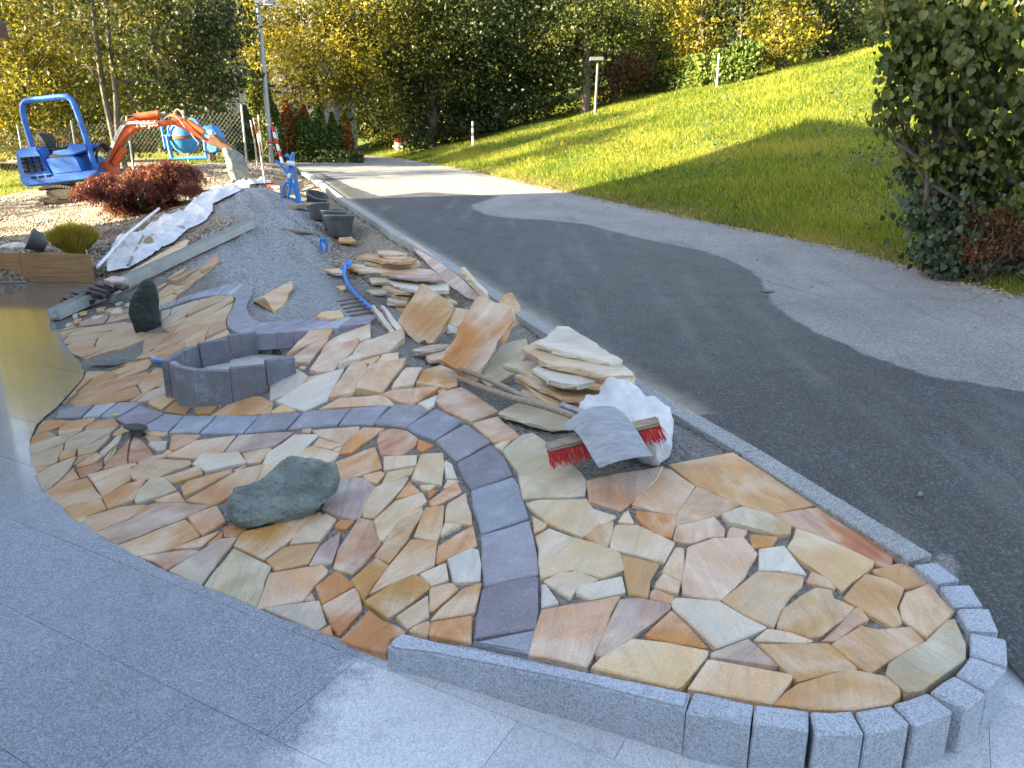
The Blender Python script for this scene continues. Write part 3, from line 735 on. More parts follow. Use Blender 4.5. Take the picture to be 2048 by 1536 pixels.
# --- granite edging at the tip: cobbles, a long tapering curved kerb, and the kerb along the road
kerb = empty('granite_edging', (1.3, 1.9, .1), 'light grey granite block edging curving round the near tip of the bed', 'kerb')
def flatblock(tile, txt, z, mat, parent, name, grow=1.0, col=(.4,.4,.4), zb=-.06, bev=.006):
    for ln in txt.strip().split('\n'):
        pts = [atZ(x, y, z) for x, y in tp(tile, parse(ln))]; P = [(p.x, p.y) for p in pts]
        lay_stone(P, col, parent, name, f=lambda x, y: z, thick=.2, mat=mat, tilt=.004, zbot=zb, bev=bev, jit=.0015, ang=0, seg=.05)
flatblock('A', '''1237,582 1340,570 1452,652 1350,670
1357,682 1498,676 1560,770 1427,779
1439,788 1586,786 1633,893 1488,887
1500,900 1668,930 1674,1050 1500,1000
1503,1010 1670,1072 1583,1172 1433,1095
1422,1099 1575,1187 1480,1262 1312,1175
1300,1180 1420,1272 1242,1340 1142,1232
962,1268 1130,1240 1218,1330 1012,1373
752,1268 944,1265 1003,1373 775,1378
492,1237 742,1266 743,1363 482,1325''', .15, 'kerb', kerb, 'kerb_block')
flatblock('A', '207,1177 485,1236 471,1328 168,1272', .15, 'kerb', kerb, 'kerb_block')
top = [(775,1290,.085),(790,1272,.09),(806,1265,.09),(880,1283,.10),(945,1292,.115),(1060,1316,.13),(1174,1342,.14),(1290,1365,.148),(1381,1384,.152)]
bot = [(1371,1418,.152),(1290,1398,.148),(1174,1368,.14),(1060,1345,.13),(945,1322,.11),(860,1305,.095),(790,1298,.085)]
TW = [atZ(*p) for p in top + bot]; n_ = len(TW)
V = [tuple(p) for p in TW] + [(p.x, p.y, -.06) for p in TW]
me = mesh('long_kerb_stone', V, [tuple(range(n_))] + [((i+1)%n_, i, n_+i, n_+(i+1)%n_) for i in range(n_)])
bm = bmesh.new(); bm.from_mesh(me); bmesh.ops.recalc_face_normals(bm, faces=bm.faces); bmesh.ops.bevel(bm, geom=[e for e in bm.edges if e.is_manifold and e.calc_face_angle(0) > .6 and max(v.co.z for v in e.verts) > .05 and min(v.co.z for v in e.verts) > 0], offset=.008, segments=2, affect='EDGES'); bm.to_mesh(me); bm.free()
setpar(link('long_kerb_stone', me, M['kerb']), kerb)
rk = empty('road_kerb', (0, 8, .4), 'straight grey granite kerb running along the edge of the asphalt road', 'kerb')
K = [Vector((p.x, p.y)) for p in KO]; S = [0]
for a, b in zip(K, K[1:]): S.append(S[-1] + (b - a).length)
def kp(s):
    for i in range(len(K) - 1):
        if s <= S[i+1] or i == len(K) - 2:
            d = (K[i+1] - K[i]).normalized(); return K[i] + d * (s - S[i]), d
s_ = 0; i = 0
while s_ < S[-1] - .1:
    e = min(s_ + 1.0, S[-1]); pts = []
    for q in (0, .5, 1): p, d = kp(s_ + (e - s_ - .008) * q); pts.append((p, Vector((-d.y, d.x))))
    W_ = .115; P = [(p.x, p.y) for p, n in pts] + [((p + n * W_).x, (p + n * W_).y) for p, n in reversed(pts)]
    zf = lambda x, y: zroad(x, y) + (.012 if y < 6 else .03)
    zz = zroad(0, pts[1][0].y)
    lay_stone(P, (.4,.4,.4), rk, 'kerb_stone', f=zf, thick=.3, mat='kerb_dark' if s_ > 0 else 'kerb_dark', tilt=.0015, bev=.006, jit=.001, ang=0, seg=.3); s_ = e; i += 1
# ------------------------------------------------------------------ driveway of granite slabs
k = N('driveway_granite'); v = k.coord('World')
g1 = k.voro(v, 230, out='Color'); bw = k.n('ShaderNodeRGBToBW'); k.l(g1, bw.inputs[0]); g2 = k.noise(v, 210, 3, .75)
f = k.math('ADD', k.math('MULTIPLY', bw.outputs[0], .55), k.math('MULTIPLY', g2, .5))
sx = k.n('ShaderNodeSeparateXYZ'); k.l(v, sx.inputs[0]); nz = k.noise(v, 1.3, 4, .55); n5 = k.noise(v, 5, 5, .65); n6 = k.noise(v, .55, 3, .5)
# damp fades out towards the near right corner, which has dried
dist = k.math('ADD', k.math('MULTIPLY', sx.outputs[0], .92), k.math('MULTIPLY', sx.outputs[1], -.38))
dist = k.math('ADD', dist, k.math('MULTIPLY', k.math('SUBTRACT', nz, .5), .55))
dist = k.math('ADD', dist, k.math('MULTIPLY', k.math('SUBTRACT', n5, .5), .5)); dryf = k.mr(dist, -1.28, -1.16)
wetg = k.ramp(f, [(.22, (.085, .10, .13)), (.5, (.205, .23, .275)), (.76, (.38, .41, .46))]); dryg = k.ramp(f, [(.25, (.38, .395, .41)), (.5, (.56, .58, .60)), (.78, (.73, .75, .77))])
c = k.mix(dryf, wetg, dryg); c = k.mix(k.mr(n6, .4, .65, 0, .35), c, k.mix(1, c, (.62, .64, .70), 'MULTIPLY'))
c = k.mix(k.math('MULTIPLY', k.oi('Random'), .22), c, (.12, .125, .14)); c = k.mix(k.mr(k.noise(v, 2.1, 7, .68, .4), .50, .70, 0, .34), c, (.42, .44, .47)); c = k.mix(k.mr(k.noise(v, 3.3, 7, .7, .8), .56, .74, 0, .45), c, (.09, .10, .12))
film = k.mr(k.math('ADD', sx.outputs[1], k.math('MULTIPLY', k.math('SUBTRACT', nz, .5), 1.2)), 3.0, 4.3)
c = k.mix(k.math('MULTIPLY', film, .8), c, k.mix(1, c, (.34, .32, .30), 'MULTIPLY'))
r_ = k.mix(dryf, (.42,) * 3, (.7,) * 3); r_ = k.mix(film, r_, (.09,) * 3)
rr_ = k.math('ADD', r_, k.math('MULTIPLY', k.math('SUBTRACT', n5, .5), .14))
bs = k.n('ShaderNodeBump'); bs.inputs['Distance'].default_value = .0025; k.l(k.math('SUBTRACT', 1, k.math('MULTIPLY', film, .85)), bs.inputs['Strength']); k.l(k.math('ADD', f, k.math('MULTIPLY', n5, .5)), bs.inputs['Height'])
M['drive'] = k.out(c, rr_, bs.outputs[0], .5); k.l(film, k.b.inputs['Coat Weight']); k.b.inputs['Coat Roughness'].default_value = .085; k.b.inputs['Coat IOR'].default_value = 1.4
M['joint'] = plain('joint_sand', (.15, .17, .20), .9)
V = [(x, y, -.008) for x, y in DRIVE]; drive = link('driveway', mesh('driveway', V, [tuple(range(len(V)))]), M['joint']); tag(drive, kind='structure')
bm = bmesh.new(); bm.from_mesh(drive.data); bmesh.ops.triangulate(bm, faces=bm.faces); bmesh.ops.recalc_face_normals(bm, faces=bm.faces)
if bm.faces[0].normal.z < 0: bmesh.ops.reverse_faces(bm, faces=bm.faces)
bm.to_mesh(drive.data); bm.free()
pa = Vector((.87, -.49)).normalized(); pb = Vector((.49, .87)).normalized()
DR = [(x, y) for x, y in DRIVE]; cnt = 0; big = MB()
for j in range(-26, 40):
    for i in range(-34, 34):
        u0 = i * .60 + (.30 if j % 2 else 0); v0 = j * .40 + .034
        c0 = pa * (u0 + .3) + pb * (v0 + .2)
        if not (-15.5 < c0.x < 6 and -3 < c0.y < 9.7): continue
        P = DR; g = .0006
        P = clip_half(P, pa.x, pa.y, u0 + .6 - g); P = clip_half(P, -pa.x, -pa.y, -(u0 + g))
        if len(P) >= 3: P = clip_half(P, pb.x, pb.y, v0 + .4 - g)
        if len(P) >= 3: P = clip_half(P, -pb.x, -pb.y, -(v0 + g))
        if len(P) < 3 or abs(area2(P)) < .003: continue
        if area2(P) < 0: P = P[::-1]
        sx_ = c0.x / max(.3, c0.y)
        vis = c0.y > 1.1 and -.85 < sx_ < .95 and cnt < 290
        I = inset(P, .0007); n = len(P); dz = random.uniform(-.0005, .0005)
        V = [(x, y, dz) for x, y in I] + [(x, y, dz - .001) for x, y in P] + [(x, y, -.007) for x, y in P]; F = [tuple(range(n))]
        for r in (0, n): F += [(r+(q+1)%n, r+q, r+n+q, r+n+(q+1)%n) for q in range(n)]
        if vis: link('paver', mesh('paver', V, F), M['drive'], drive); cnt += 1
        else: big.add(V, F)
if big.V: tag(link('far_pavers', mesh('far_pavers', big.V, big.F), M['drive'], drive), kind='stuff')
# ------------------------------------------------------------------ more materials
M['blue'] = plain('blue_paint', (.012, .13, .52), .38, .12, 5)
M['lblue'] = plain('light_blue_paint', (.05, .27, .62), .42, .15, 5)
M['orange'] = plain('orange_paint', (.60, .10, .022), .42, .22, 6)
M['dull'] = plain('dull_grey_metal', (.13, .13, .13), .7)
M['vent'] = plain('vent_black', (.008, .009, .012), .95, .1, 5, 0, 0, .1)
M['mud'] = plain('muddy_rubber', (.045, .034, .026), .9, .5, 9, .02)
M['black'] = plain('black_rubber', (.022, .022, .023), .6, .3, 20)
M['steel'] = plain('worn_steel', (.30, .30, .31), .42, .25, 20, .001, .7)
def m_paint(name, col):
    k = N(name); v = k.coord('World'); a = k.noise(v, 2.5, 6, .7); b = k.noise(v, 14, 6, .75, .6); c = k.mix(k.mr(a, .4, .75, 0, .5), col, tuple(x * .6 + .02 for x in col)); c = k.mix(k.mr(b, .56, .72, 0, .75), c, (.14, .105, .075)); c = k.mix(k.mr(k.noise(v, 60, 3, .7), .66, .72, 0, .5), c, (.3, .3, .28)); return k.out(c, k.mr(b, .4, .7, .4, .8), k.bump(b, .004), .4)
M['blue'] = m_paint('worn_blue_paint', (.012, .115, .46)); M['orange'] = m_paint('worn_orange_paint', (.52, .095, .025)); M['lblue'] = m_paint('worn_light_blue_paint', (.045, .24, .55))
M['rust'] = plain('rusty_iron', (.16, .075, .04), .8, .4, 25)
M['rod'] = plain('galvanised_rod', (.34, .30, .27), .6, .3, 20)
M['galv'] = plain('galvanised_pole', (.33, .33, .34), .5, .1, 3, 0, .4)
M['white'] = plain('white_paint', (.75, .75, .74), .5, .06, 6)
M['red'] = plain('red_paint', (.60, .035, .03), .5, .1, 6)
M['pvc'] = plain('blue_pipe', (.008, .19, .62), .35, .08, 10)
M['bucket'] = plain('mortar_bucket', (.075, .08, .085), .55, .35, 9, .002)
M['dslab'] = plain('dark_porphyry', (.05, .035, .038), .55, .3, 20, .003)
M['concrete'] = plain('pale_concrete', (.42, .42, .39), .75, .15, 7, .003)
M['bristle'] = plain('red_bristle', (.50, .05, .045), .5, .25, 40)
def m_wood(name, col, sc=(2, 30, 30)):
    k = N(name); v = k.coord('Object', sc); a = k.noise(v, 1.5, 5, .6, .6); c = k.ramp(a, [(.3, tuple(x*.6 for x in col)), (.6, col), (.8, tuple(min(1, x*1.25) for x in col))])
    b = k.noise(k.coord('Object'), 2.2, 4); c = k.mix(k.mr(b, .5, .7, 0, .5), c, tuple(x*.55 for x in col)); return k.out(c, .7, k.bump(a, .002))
M['wood'] = m_wood('grey_wood', (.33, .27, .20)); M['ply'] = m_wood('formwork_board', (.42, .25, .12), (1.5, 1.5, 25)); M['bark'] = m_wood('bark', (.12, .095, .07), (8, 8, 2))
def m_rock(name, a, b, v3):
    k = N(name); v = k.coord('Object', (1, 1, 2.2), (.5, .4, .8)); n = k.noise(v, 3.5, 8, .68, .6); f = k.noise(k.coord('Object'), 40, 5, .7); w = k.noise(v, 11, 6, .7, 1.2)
    c = k.ramp(n, [(.3, a), (.55, b), (.72, v3)]); c = k.mix(k.mr(w, .62, .72, 0, .6), c, tuple(min(1, x*1.9) for x in b)); c = k.mix(k.mr(f, .3, .5, .6, 0), c, a)
    h = k.math('ADD', k.math('MULTIPLY', n, 2.0), k.math('ADD', f, k.math('MULTIPLY', w, .8))); return k.out(c, .6, k.bump(h, .045, 1), .5)
M['rock_green'] = m_rock('green_rock', (.14, .175, .16), (.32, .385, .35), (.50, .53, .46))
M['rock_dark'] = m_rock('dark_rock', (.018, .024, .022), (.045, .06, .052), (.10, .12, .10))
M['rock_pale'] = m_rock('pale_rock', (.16, .19, .18), (.32, .36, .33), (.5, .52, .44))
k = N('white_fleece'); v = k.coord('Object'); n = k.noise(v, 7, 5, .6); k.b.inputs['Transmission Weight'].default_value = 0
M['fleece'] = k.out(k.ramp(n, [(.3, (.48, .50, .52)), (.6, (.66, .67, .69))]), .7, k.bump(k.noise(v, 16, 5, .65, .5), .02, .8), .3)
k = N('scraped_shovel_steel'); v = k.coord('Object', (3, 9, 6), (0, 0, .5)); n = k.noise(v, 3, 8, .78, .5)
M['shovel'] = k.out(k.ramp(n, [(.3, (.17, .18, .20)), (.5, (.30, .31, .33)), (.75, (.42, .43, .43))]), .6, k.bump(n, .001), .5, .2)
k = N('window_glass'); k.b.inputs['Base Color'].default_value = (.02, .025, .03, 1); k.b.inputs['Roughness'].default_value = .08; M['glass'] = k.m
M['plaster'] = plain('white_plaster', (.62, .60, .55), .85, .06, 3, .002)
M['beam'] = plain('dark_timber', (.035, .025, .018), .8, .25, 10)
M['shutter'] = plain('green_shutter', (.02, .20, .07), .55, .15, 8)
M['roof'] = plain('roof_tile', (.12, .06, .04), .85, .3, 10, .01)
# ------------------------------------------------------------------ shaped things
def planepts(tile, pts, P0, nrm):
    nrm = Vector(nrm).normalized(); out = []; o = Vector((0, 0, CAMH))
    for px, py in tp(tile, pts):
        d = Vector(ray(px, py)); out.append(o + d * ((Vector(P0) - o).dot(nrm) / d.dot(nrm)))
    return out
def slab(name, tile, txt, z=None, P0=None, nrm=(0, 0, 1), thick=.03, col='c', mat='stone', jit=.003, label=None, cat='stone slab', group=None, ang=None, wetv=1, anchor=None):
    pts = parse(txt); n = Vector(nrm).normalized()
    if P0 is None:
        a = anchor or tp(tile, [pts[0]])[0]; P0 = onF(a[0], a[1], surf) + Vector((0, 0, thick)) if z is None else atZ(a[0], a[1], z)
    W = planepts(tile, pts, P0, n)
    u = n.orthogonal().normalized() if abs(n.z) < .9 else Vector((1, 0, 0)); u = (u - n * u.dot(n)).normalized(); v = n.cross(u)
    c = sum(W, Vector()) / len(W); P = [((p - c).dot(u), (p - c).dot(v)) for p in W]
    if area2(P) < 0: P = P[::-1]
    P = rough_poly(P, jit * 1.7, .055, mc=.004); b = .0025; I = inset(P, b); k_ = len(P)
    V = [(x, y, 0) for x, y in I] + [(x, y, -b) for x, y in P] + [(x + random.gauss(0, .0045), y + random.gauss(0, .0045), -thick * random.uniform(.3, .7)) for x, y in inset(P, -.003)] + [(x + random.gauss(0, .005), y + random.gauss(0, .005), -thick) for x, y in P]
    F = [tuple(range(k_))] + [(r + (q+1) % k_, r + q, r + k_ + q, r + k_ + (q+1) % k_) for r in (0, k_, 2*k_) for q in range(k_)] + [tuple(reversed(range(3*k_, 4*k_)))]
    me = mesh(name, V, F); o = link(name, me, M[mat]); R = Matrix((u, v, n)).transposed().to_4x4(); o.matrix_world = Matrix.Translation(c) @ R
    cc = PAL[col]; h = random.uniform(.93, 1.07); o.color = (cc[0]*h, cc[1]*h, cc[2]*h, wetv)
    return tag(o, label, cat, group)
def rock(name, tile, txt, P0, nrm, bulge, mat, label, back=None, rough=.02, seed=0, n=84, cat='boulder', fr=3.0, oc=7):
    W = planepts(tile, parse(txt), P0, nrm); nv = Vector(nrm).normalized(); c = sum(W, Vector()) / len(W)
    L = [0]; m = len(W)
    for i in range(m): L.append(L[-1] + (W[(i+1) % m] - W[i]).length)
    R = []
    for k_ in range(n):
        s = L[-1] * k_ / n; i = max(j for j in range(m) if L[j] <= s); t = (s - L[i]) / max(1e-6, L[i+1] - L[i]); R.append(W[i].lerp(W[(i+1) % m], t))
    prof = [(1, 0), (.985, .2), (.955, .36), (.91, .5), (.85, .62), (.77, .73), (.68, .82), (.58, .89), (.47, .94), (.35, .97), (.22, .99), (.1, 1.0)]; V = []; F = []; rings = []
    seq = [(s, -b * (back or bulge)) for s, b in reversed(prof[1:])] + [(s, b * bulge) for s, b in prof]
    for s, b in seq:
        rings.append(len(V))
        for p in R:
            q = c + (p - c) * s + nv * b; d = noise.fractal(q * fr + Vector((seed, 0, 0)), .8, 2.1, oc) * rough * 1.15 * (1 if abs(b) > 1e-6 else .35); vd_ = noise.voronoi(q * (5 if oc > 4 else 2) + Vector((seed, 3, 1)))[0]; e = (vd_[1] - vd_[0] - .3) * rough * -.9 * (abs(b) > 1e-6)
            V.append(q + (nv * (1 if b >= 0 else -1) + (p - c).normalized() * .3) * (d + e))
    for a in rings[:-1]:
        for k_ in range(n): F.append((a + k_, a + (k_+1) % n, a + n + (k_+1) % n, a + n + k_))
    F.append(tuple(reversed(range(n)))); F.append(tuple(range(rings[-1], rings[-1] + n)))
    me = mesh(name, [v - c for v in V], F); bm = bmesh.new(); bm.from_mesh(me); bmesh.ops.recalc_face_normals(bm, faces=bm.faces); bm.to_mesh(me); bm.free()
    me.polygons.foreach_set('use_smooth', [True] * len(me.polygons)); me.set_sharp_from_angle(angle=math.radians(32))
    return tag(link(name, me, M[mat], None, c), label, cat)
b0 = onF(480, 1048, surf)
rock('boulder', 'F', '1130,690 1125,640 1160,560 1300,510 1400,440 1500,405 1640,400 1720,410 1745,440 1735,520 1690,600 1640,640 1500,680 1400,710 1300,745 1200,740', b0 + Vector((0, .02, .05)), (-.05, -.38, .92), .062, 'rock_green', 'flat grey green boulder lying on the yellow paving beside the purple band', back=.08, rough=.032, seed=3, fr=6)
b1 = onF(290, 663, surf)
rock('standing_stone', 'I', '262,635 258,618 263,600 272,585 285,563 293,557 301,558 310,568 315,585 317,610 322,645 315,660 300,668 275,667', b1 + Vector((0, .1, 0)), (.25, -1, .15), .11, 'rock_dark', 'dark pointed boulder standing upright on the paving near the wet driveway', back=.15, rough=.035, seed=9)
b2 = onF(475, 366, surf)
rock('upright_rock', 'Y', '1560,700 1590,680 1690,690 1760,715 1830,770 1880,860 1905,960 1880,1080 1800,1125 1720,1115 1690,1120 1640,1000 1600,800', b2 + Vector((0, .1, 0)), (.35, -1, .12), .13, 'rock_pale', 'pale grey green rock slab standing on the brown gravel below the digger arm', back=.2, rough=.04, seed=5)
# --- ring of upright porphyry slabs
ring = empty('stone_basin', tuple(atZ(460, 720, .1)), 'round basin ringed by upright purple porphyry slabs in the paving', 'basin')
RE = [((337,723),(352,734)),((353,733),(388,740.5)),((389.5,739.5),(456,742)),((458,737),(529,730.5)),((530.5,722),(590,714)),((336,721),(367,701)),((368.5,701),(400,691)),((399,687),(455,678)),((457,671),(514,664))]
rc = atZ(465, 703, .3)
for i, (a, b) in enumerate(RE):
    zt = .30 + (.012 if i == 3 else .03 if i == 4 else .02 if i > 6 else 0); A = atZ(*a, zt); B = atZ(*b, zt)
    d = (B - A).normalized(); nn = Vector((-d.y, d.x, 0)); 
    if nn.dot((A + B) / 2 - rc) < 0: nn = -nn
    if i < 5: nn = -nn                                      # traced line is the outer edge there
    T = .045; P = [(A.x, A.y), (B.x, B.y), (B.x + nn.x*T, B.y + nn.y*T), (A.x + nn.x*T, A.y + nn.y*T)]
    lay_stone(random.choice([P]), tuple(v*.62 for v in random.choice(PP)), ring, 'basin_slab', f=lambda x, y: zt, thick=.4, mat='porph', tilt=.006, bev=.006, jit=.002, zbot=-.05, seg=.06)
RB = [(614,664),(606,690),(590,712)]
fl = MB(); fl.prism([Vector((x, y, .05)) for x, y in (RINGH.mean(0) + (q_ - RINGH.mean(0)) * .90 for q_ in RINGH)], (0, 0, .10)); fl.build('basin_floor', M['concrete'], ring)
w = MB(); e1 = [atZ(x, y, .0) for x, y in [(0,0)]][:0]
pa_ = [onF(x, y, surf) for x, y in [(514,664),(560,662),(615,660)]]
for a, b in zip(pa_, pa_[1:]): w.add([(a.x, a.y, a.z-.05), (b.x, b.y, b.z-.05), (b.x, b.y, .05), (a.x, a.y, .05), (a.x, a.y+.04, a.z-.05), (b.x, b.y+.04, b.z-.05), (b.x, b.y+.04, .05), (a.x, a.y+.04, .05)], [(0,1,2,3),(5,4,7,6),(4,5,1,0),(3,2,6,7)])
w.build('basin_wall', M['concrete'], ring)
# --- stacked and leaning loose slabs
G1 = 'pale slabs stacked beside the road kerb'
def at(px, py, z): return atZ(px, py, z)
st = [('w', '562,372 620,330 690,270 745,222 845,225 1000,320 1160,425 1308,515 1290,535 1180,530 960,480 700,410', .500, .030, 'white sandstone slab on top of the stack beside the bag'),
 ('l', '440,408 600,330 900,330 1290,540 1390,612 1395,640 1180,650 950,590 760,560 660,540 610,522', .462, .030, 'cream slab second from the top of the stack beside the bag'),
 ('c', '665,545 760,480 900,470 1250,560 1405,650 1395,690 1180,680 1050,640', .432, .030, 'cream slab third from the top of the stack beside the bag'),
 ('w', '530,590 600,545 750,590 850,600 1080,690 910,720 780,705 680,680', .405, .032, 'short pale slab with rounded edge left in the middle of the stack'),
 ('c', '800,600 1000,590 1250,660 1400,690 1390,715 1200,725 1010,718 880,670', .385, .030, 'cream slab with orange corner in the middle of the stack'),
 ('v', '280,540 430,525 600,520 900,600 1240,745 1230,775 1080,800 970,810 740,740 500,640', .355, .032, 'large olive slab jutting out left from the stack beside the bag'),
 ('l', '380,640 600,600 950,780 1000,850 790,830 600,740', .318, .030, 'cream slab just under the large olive slab'),
 ('c', '385,640 520,620 640,700 770,835 930,870 930,900 720,900 560,790', .285, .035, 'thick cream slab low in the stack with a broken front edge'),
 ('p', '450,760 560,790 700,880 930,890 930,960 700,960 430,870', .245, .030, 'pinkish slab near the bottom of the stack beside the bag'),
 ('v', '240,960 330,910 400,880 900,1000 880,1080 700,1098 480,1040', .222, .020, 'grey green slab lying lowest on the grit under the stack')]
for col, tx, z, th, lb in st: slab('loose_slab', 'G', tx, z=z, nrm=(random.uniform(-.04,.04), random.uniform(-.08,-.02), 1), thick=th, col=col, label=lb, group=G1, ang=0)
G2 = 'sandstone slabs stacked and leaning further up beside the kerb'
for col, tx, z, th, lb in [
 ('p', '470,130 590,128 720,140 860,170 850,182 700,185 560,190 490,160', .655, .030, 'small pale pink slab on top of the far stack'),
 ('l', '570,222 650,200 850,205 850,235 720,240', .625, .018, 'thin pale slab under the topmost slab of the far stack'),
 ('t', '225,205 330,175 560,190 900,215 985,240 900,265 735,275 500,255 330,225', .605, .032, 'wide tan slab near the top of the far stack'),
 ('l', '315,278 400,262 700,270 1000,255 1030,290 900,318 600,315 400,300', .565, .032, 'pale streaked slab under the wide tan slab of the far stack'),
 ('k', '245,395 320,340 800,355 1160,375 1200,420 900,420 600,410 450,395', .525, .030, 'light brown slab in the middle of the far stack'),
 ('m', '450,400 700,375 900,375 1190,390 1300,480 1150,490 1000,490 700,460 520,430', .500, .030, 'large mauve grey slab in the middle of the far stack'),
 ('w', '600,510 660,490 900,510 1380,560 1390,640 1180,650 880,625 760,580', .450, .035, 'thick whitish slab with a rounded edge in the far stack'),
 ('l', '540,590 600,578 760,600 900,640 900,665 700,655', .400, .030, 'narrow cream slab low in the far stack'),
 ('l', '870,625 1000,590 1300,650 1500,790 1400,800 1250,760 930,680', .385, .030, 'cream slab behind the leaning square slab'),
 ('t', '640,680 700,665 800,680 930,715 870,750 760,720', .360, .030, 'tan wedge slab low in the far stack'),
 ('v', '610,740 660,728 760,740 860,765 860,790 700,795 610,775', .325, .040, 'olive slab near the bottom of the far stack'),
 ('y', '700,850 820,830 870,850 860,900 760,910', .270, .035, 'short brownish slab at the bottom of the far stack')]:
    slab('loose_slab', 'P', tx, z=z, nrm=(random.uniform(-.03,.03), random.uniform(-.05,0), 1), thick=th, col=col, label=lb, group=G2)
for tile, col, tx, lb in [
 ('P', 'v', '330,640 540,630 600,650 590,680 420,688', 'flat grey green slab lying left of the far stack'),
 ('P', 'y', '20,290 160,300 320,320 290,360 240,405 120,350', 'brown triangular slab lying next to the blue pipe'),
 ('P', 'v', '380,480 590,490 600,540 420,545', 'pale slab half under the far stack'),
 ('P', 'g', '920,1400 1150,1340 1390,1330 1390,1350 1200,1400 1000,1425', 'narrow grey slab lying in front of the leaning square slab'),
 ('P', 'k', '1100,1490 1350,1390 1400,1450 1330,1520 1150,1536', 'tan slab lying under the big orange slab'),
 ('N', 't', '1200,400 1250,360 1330,320 1500,230 1690,130 1700,200 1630,320 1620,380 1580,440 1450,545 1400,480 1340,430 1330,345', 'tan slab with a broken notch lying on the grey gravel mound'),
 ('E', 'c', '295,750 330,715 450,705 465,725 400,735 370,750', 'small cream slab lying behind the purple band'),
 ('E', 'c', '370,752 400,735 468,730 470,742 420,752', 'tiny cream chip lying in front of the small cream slab'),
 ('E', 't', '345,440 460,437 465,468 400,462', 'small tan triangular slab on the gravel left of the blue pipe'),
 ('E', 'y', '425,550 480,545 482,568 450,566', 'small orange brown stone below the blue pipe'),
 ('E', 'y', '440,240 520,235 550,258 520,268 445,264', 'small yellowish slab in front of the black buckets')]:
    slab('loose_slab', tile, tx, thick=.03, col=col, label=lb, nrm=(random.uniform(-.02,.02), random.uniform(-.1,-.03), 1))
def lean3(tile, col, tx, a, b, c, th, lb):
    n = (b - a).cross(c - a).normalized(); n = n if n.z > 0 else -n
    return slab('leaning_slab', tile, tx, P0=a, nrm=n, thick=th, col=col, label=lb)
yk = onF(1024, 607, zroad).y
ka = onF(804, 474, zroad); kb = onF(965, 583, zroad)
def leaning(tile, col, tx, base, z, nrm, th, lb, **k): return slab('leaning_slab', tile, tx, P0=onF(base[0], base[1], surf) + Vector((0, 0, z)), nrm=nrm, thick=th, col=col, label=lb, **k)
leaning('E', 't', '965,537 1000,545 1090,610 1175,680 1160,730 1130,780 1040,915 1010,918 990,895 940,912 880,860 815,780 840,730 900,640', (856,690), .02, (-.25, -.72, .62), .035, 'square speckled tan slab leaning against the far stack')
leaning('E', 'o', '1100,1030 1130,960 1190,880 1250,740 1310,640 1340,612 1380,620 1440,655 1500,662 1545,690 1560,770 1500,860 1460,900 1390,1040 1330,1165 1290,1165 1200,1090', (946,766), .02, (.12, -.80, .55), .035, 'large orange streaked slab leaning upright in front of the others')
lean3('E', 'y', '1475,640 1500,605 1548,590 1580,640 1640,770 1690,900 1640,925 1570,925 1500,918', atY(1024, 584, yk - .12), atY(1068, 681, yk - .55), atY(1008, 687, yk - .75), .05, 'brown slab standing behind the large orange slab')
leaning('E', 'v', '1345,1150 1400,1050 1480,930 1560,900 1640,885 1650,930 1640,990 1560,1110 1480,1160 1400,1195', (1010,770), .02, (.1, -.5, .8), .03, 'mottled cream slab leaning right of the large orange slab')
leaning('E', 'c', '1680,820 1760,805 1850,805 1830,850 1760,900 1690,910', (1090,690), -.02, (-.2, -.6, .7), .03, 'ribbed pale slab leaning on the kerb behind the white slab')
leaning('P', 't', '1310,880 1450,860 1660,890 1600,1050 1500,1115 1420,1080 1350,1010', (905,660), .08, (.1, -.6, .8), .04, 'cream and brown slab wedged between the two leaning slabs')
leaning('P', 'w', '1380,1060 1500,1120 1480,1190 1400,1190', (905,668), .04, (.1, -.5, .85), .035, 'small white slab under the wedged slab')
ka = onF(804, 474, zroad); kb = onF(965, 583, zroad)
slab('leaning_slab', 'E', '845,233 880,240 1000,320 1200,480 1345,615 1310,640 1250,620 1145,545 1000,400 920,310', P0=ka + Vector((0,0,.05)), nrm=(-.50,-.26,1), thick=.045, col='m', label= 'long mauve slab with a pink sawn edge leaning along the kerb')
yk = onF(1024, 607, zroad).y
lean3('E', 'l', '1222,432 1245,425 1300,490 1450,640 1400,625 1300,520', atY(925, 534, kb.y + .1), atY(990, 600, kb.y - .25), atY(980, 600, kb.y - .3), .05, 'narrow pale bar leaning against the kerb')
leaning('P', 'g', '390,830 440,825 560,980 720,1180 650,1195 520,1020', (790,670), .0, (0, -.35, .93), .05, 'long grey white stone bar lying by the end of the purple band')
leaning('P', 'w', '515,830 560,840 700,1010 820,1175 740,1180 640,1040', (806,668), .03, (0, -.35, .93), .04, 'pale stone bar right of the grey white bar')
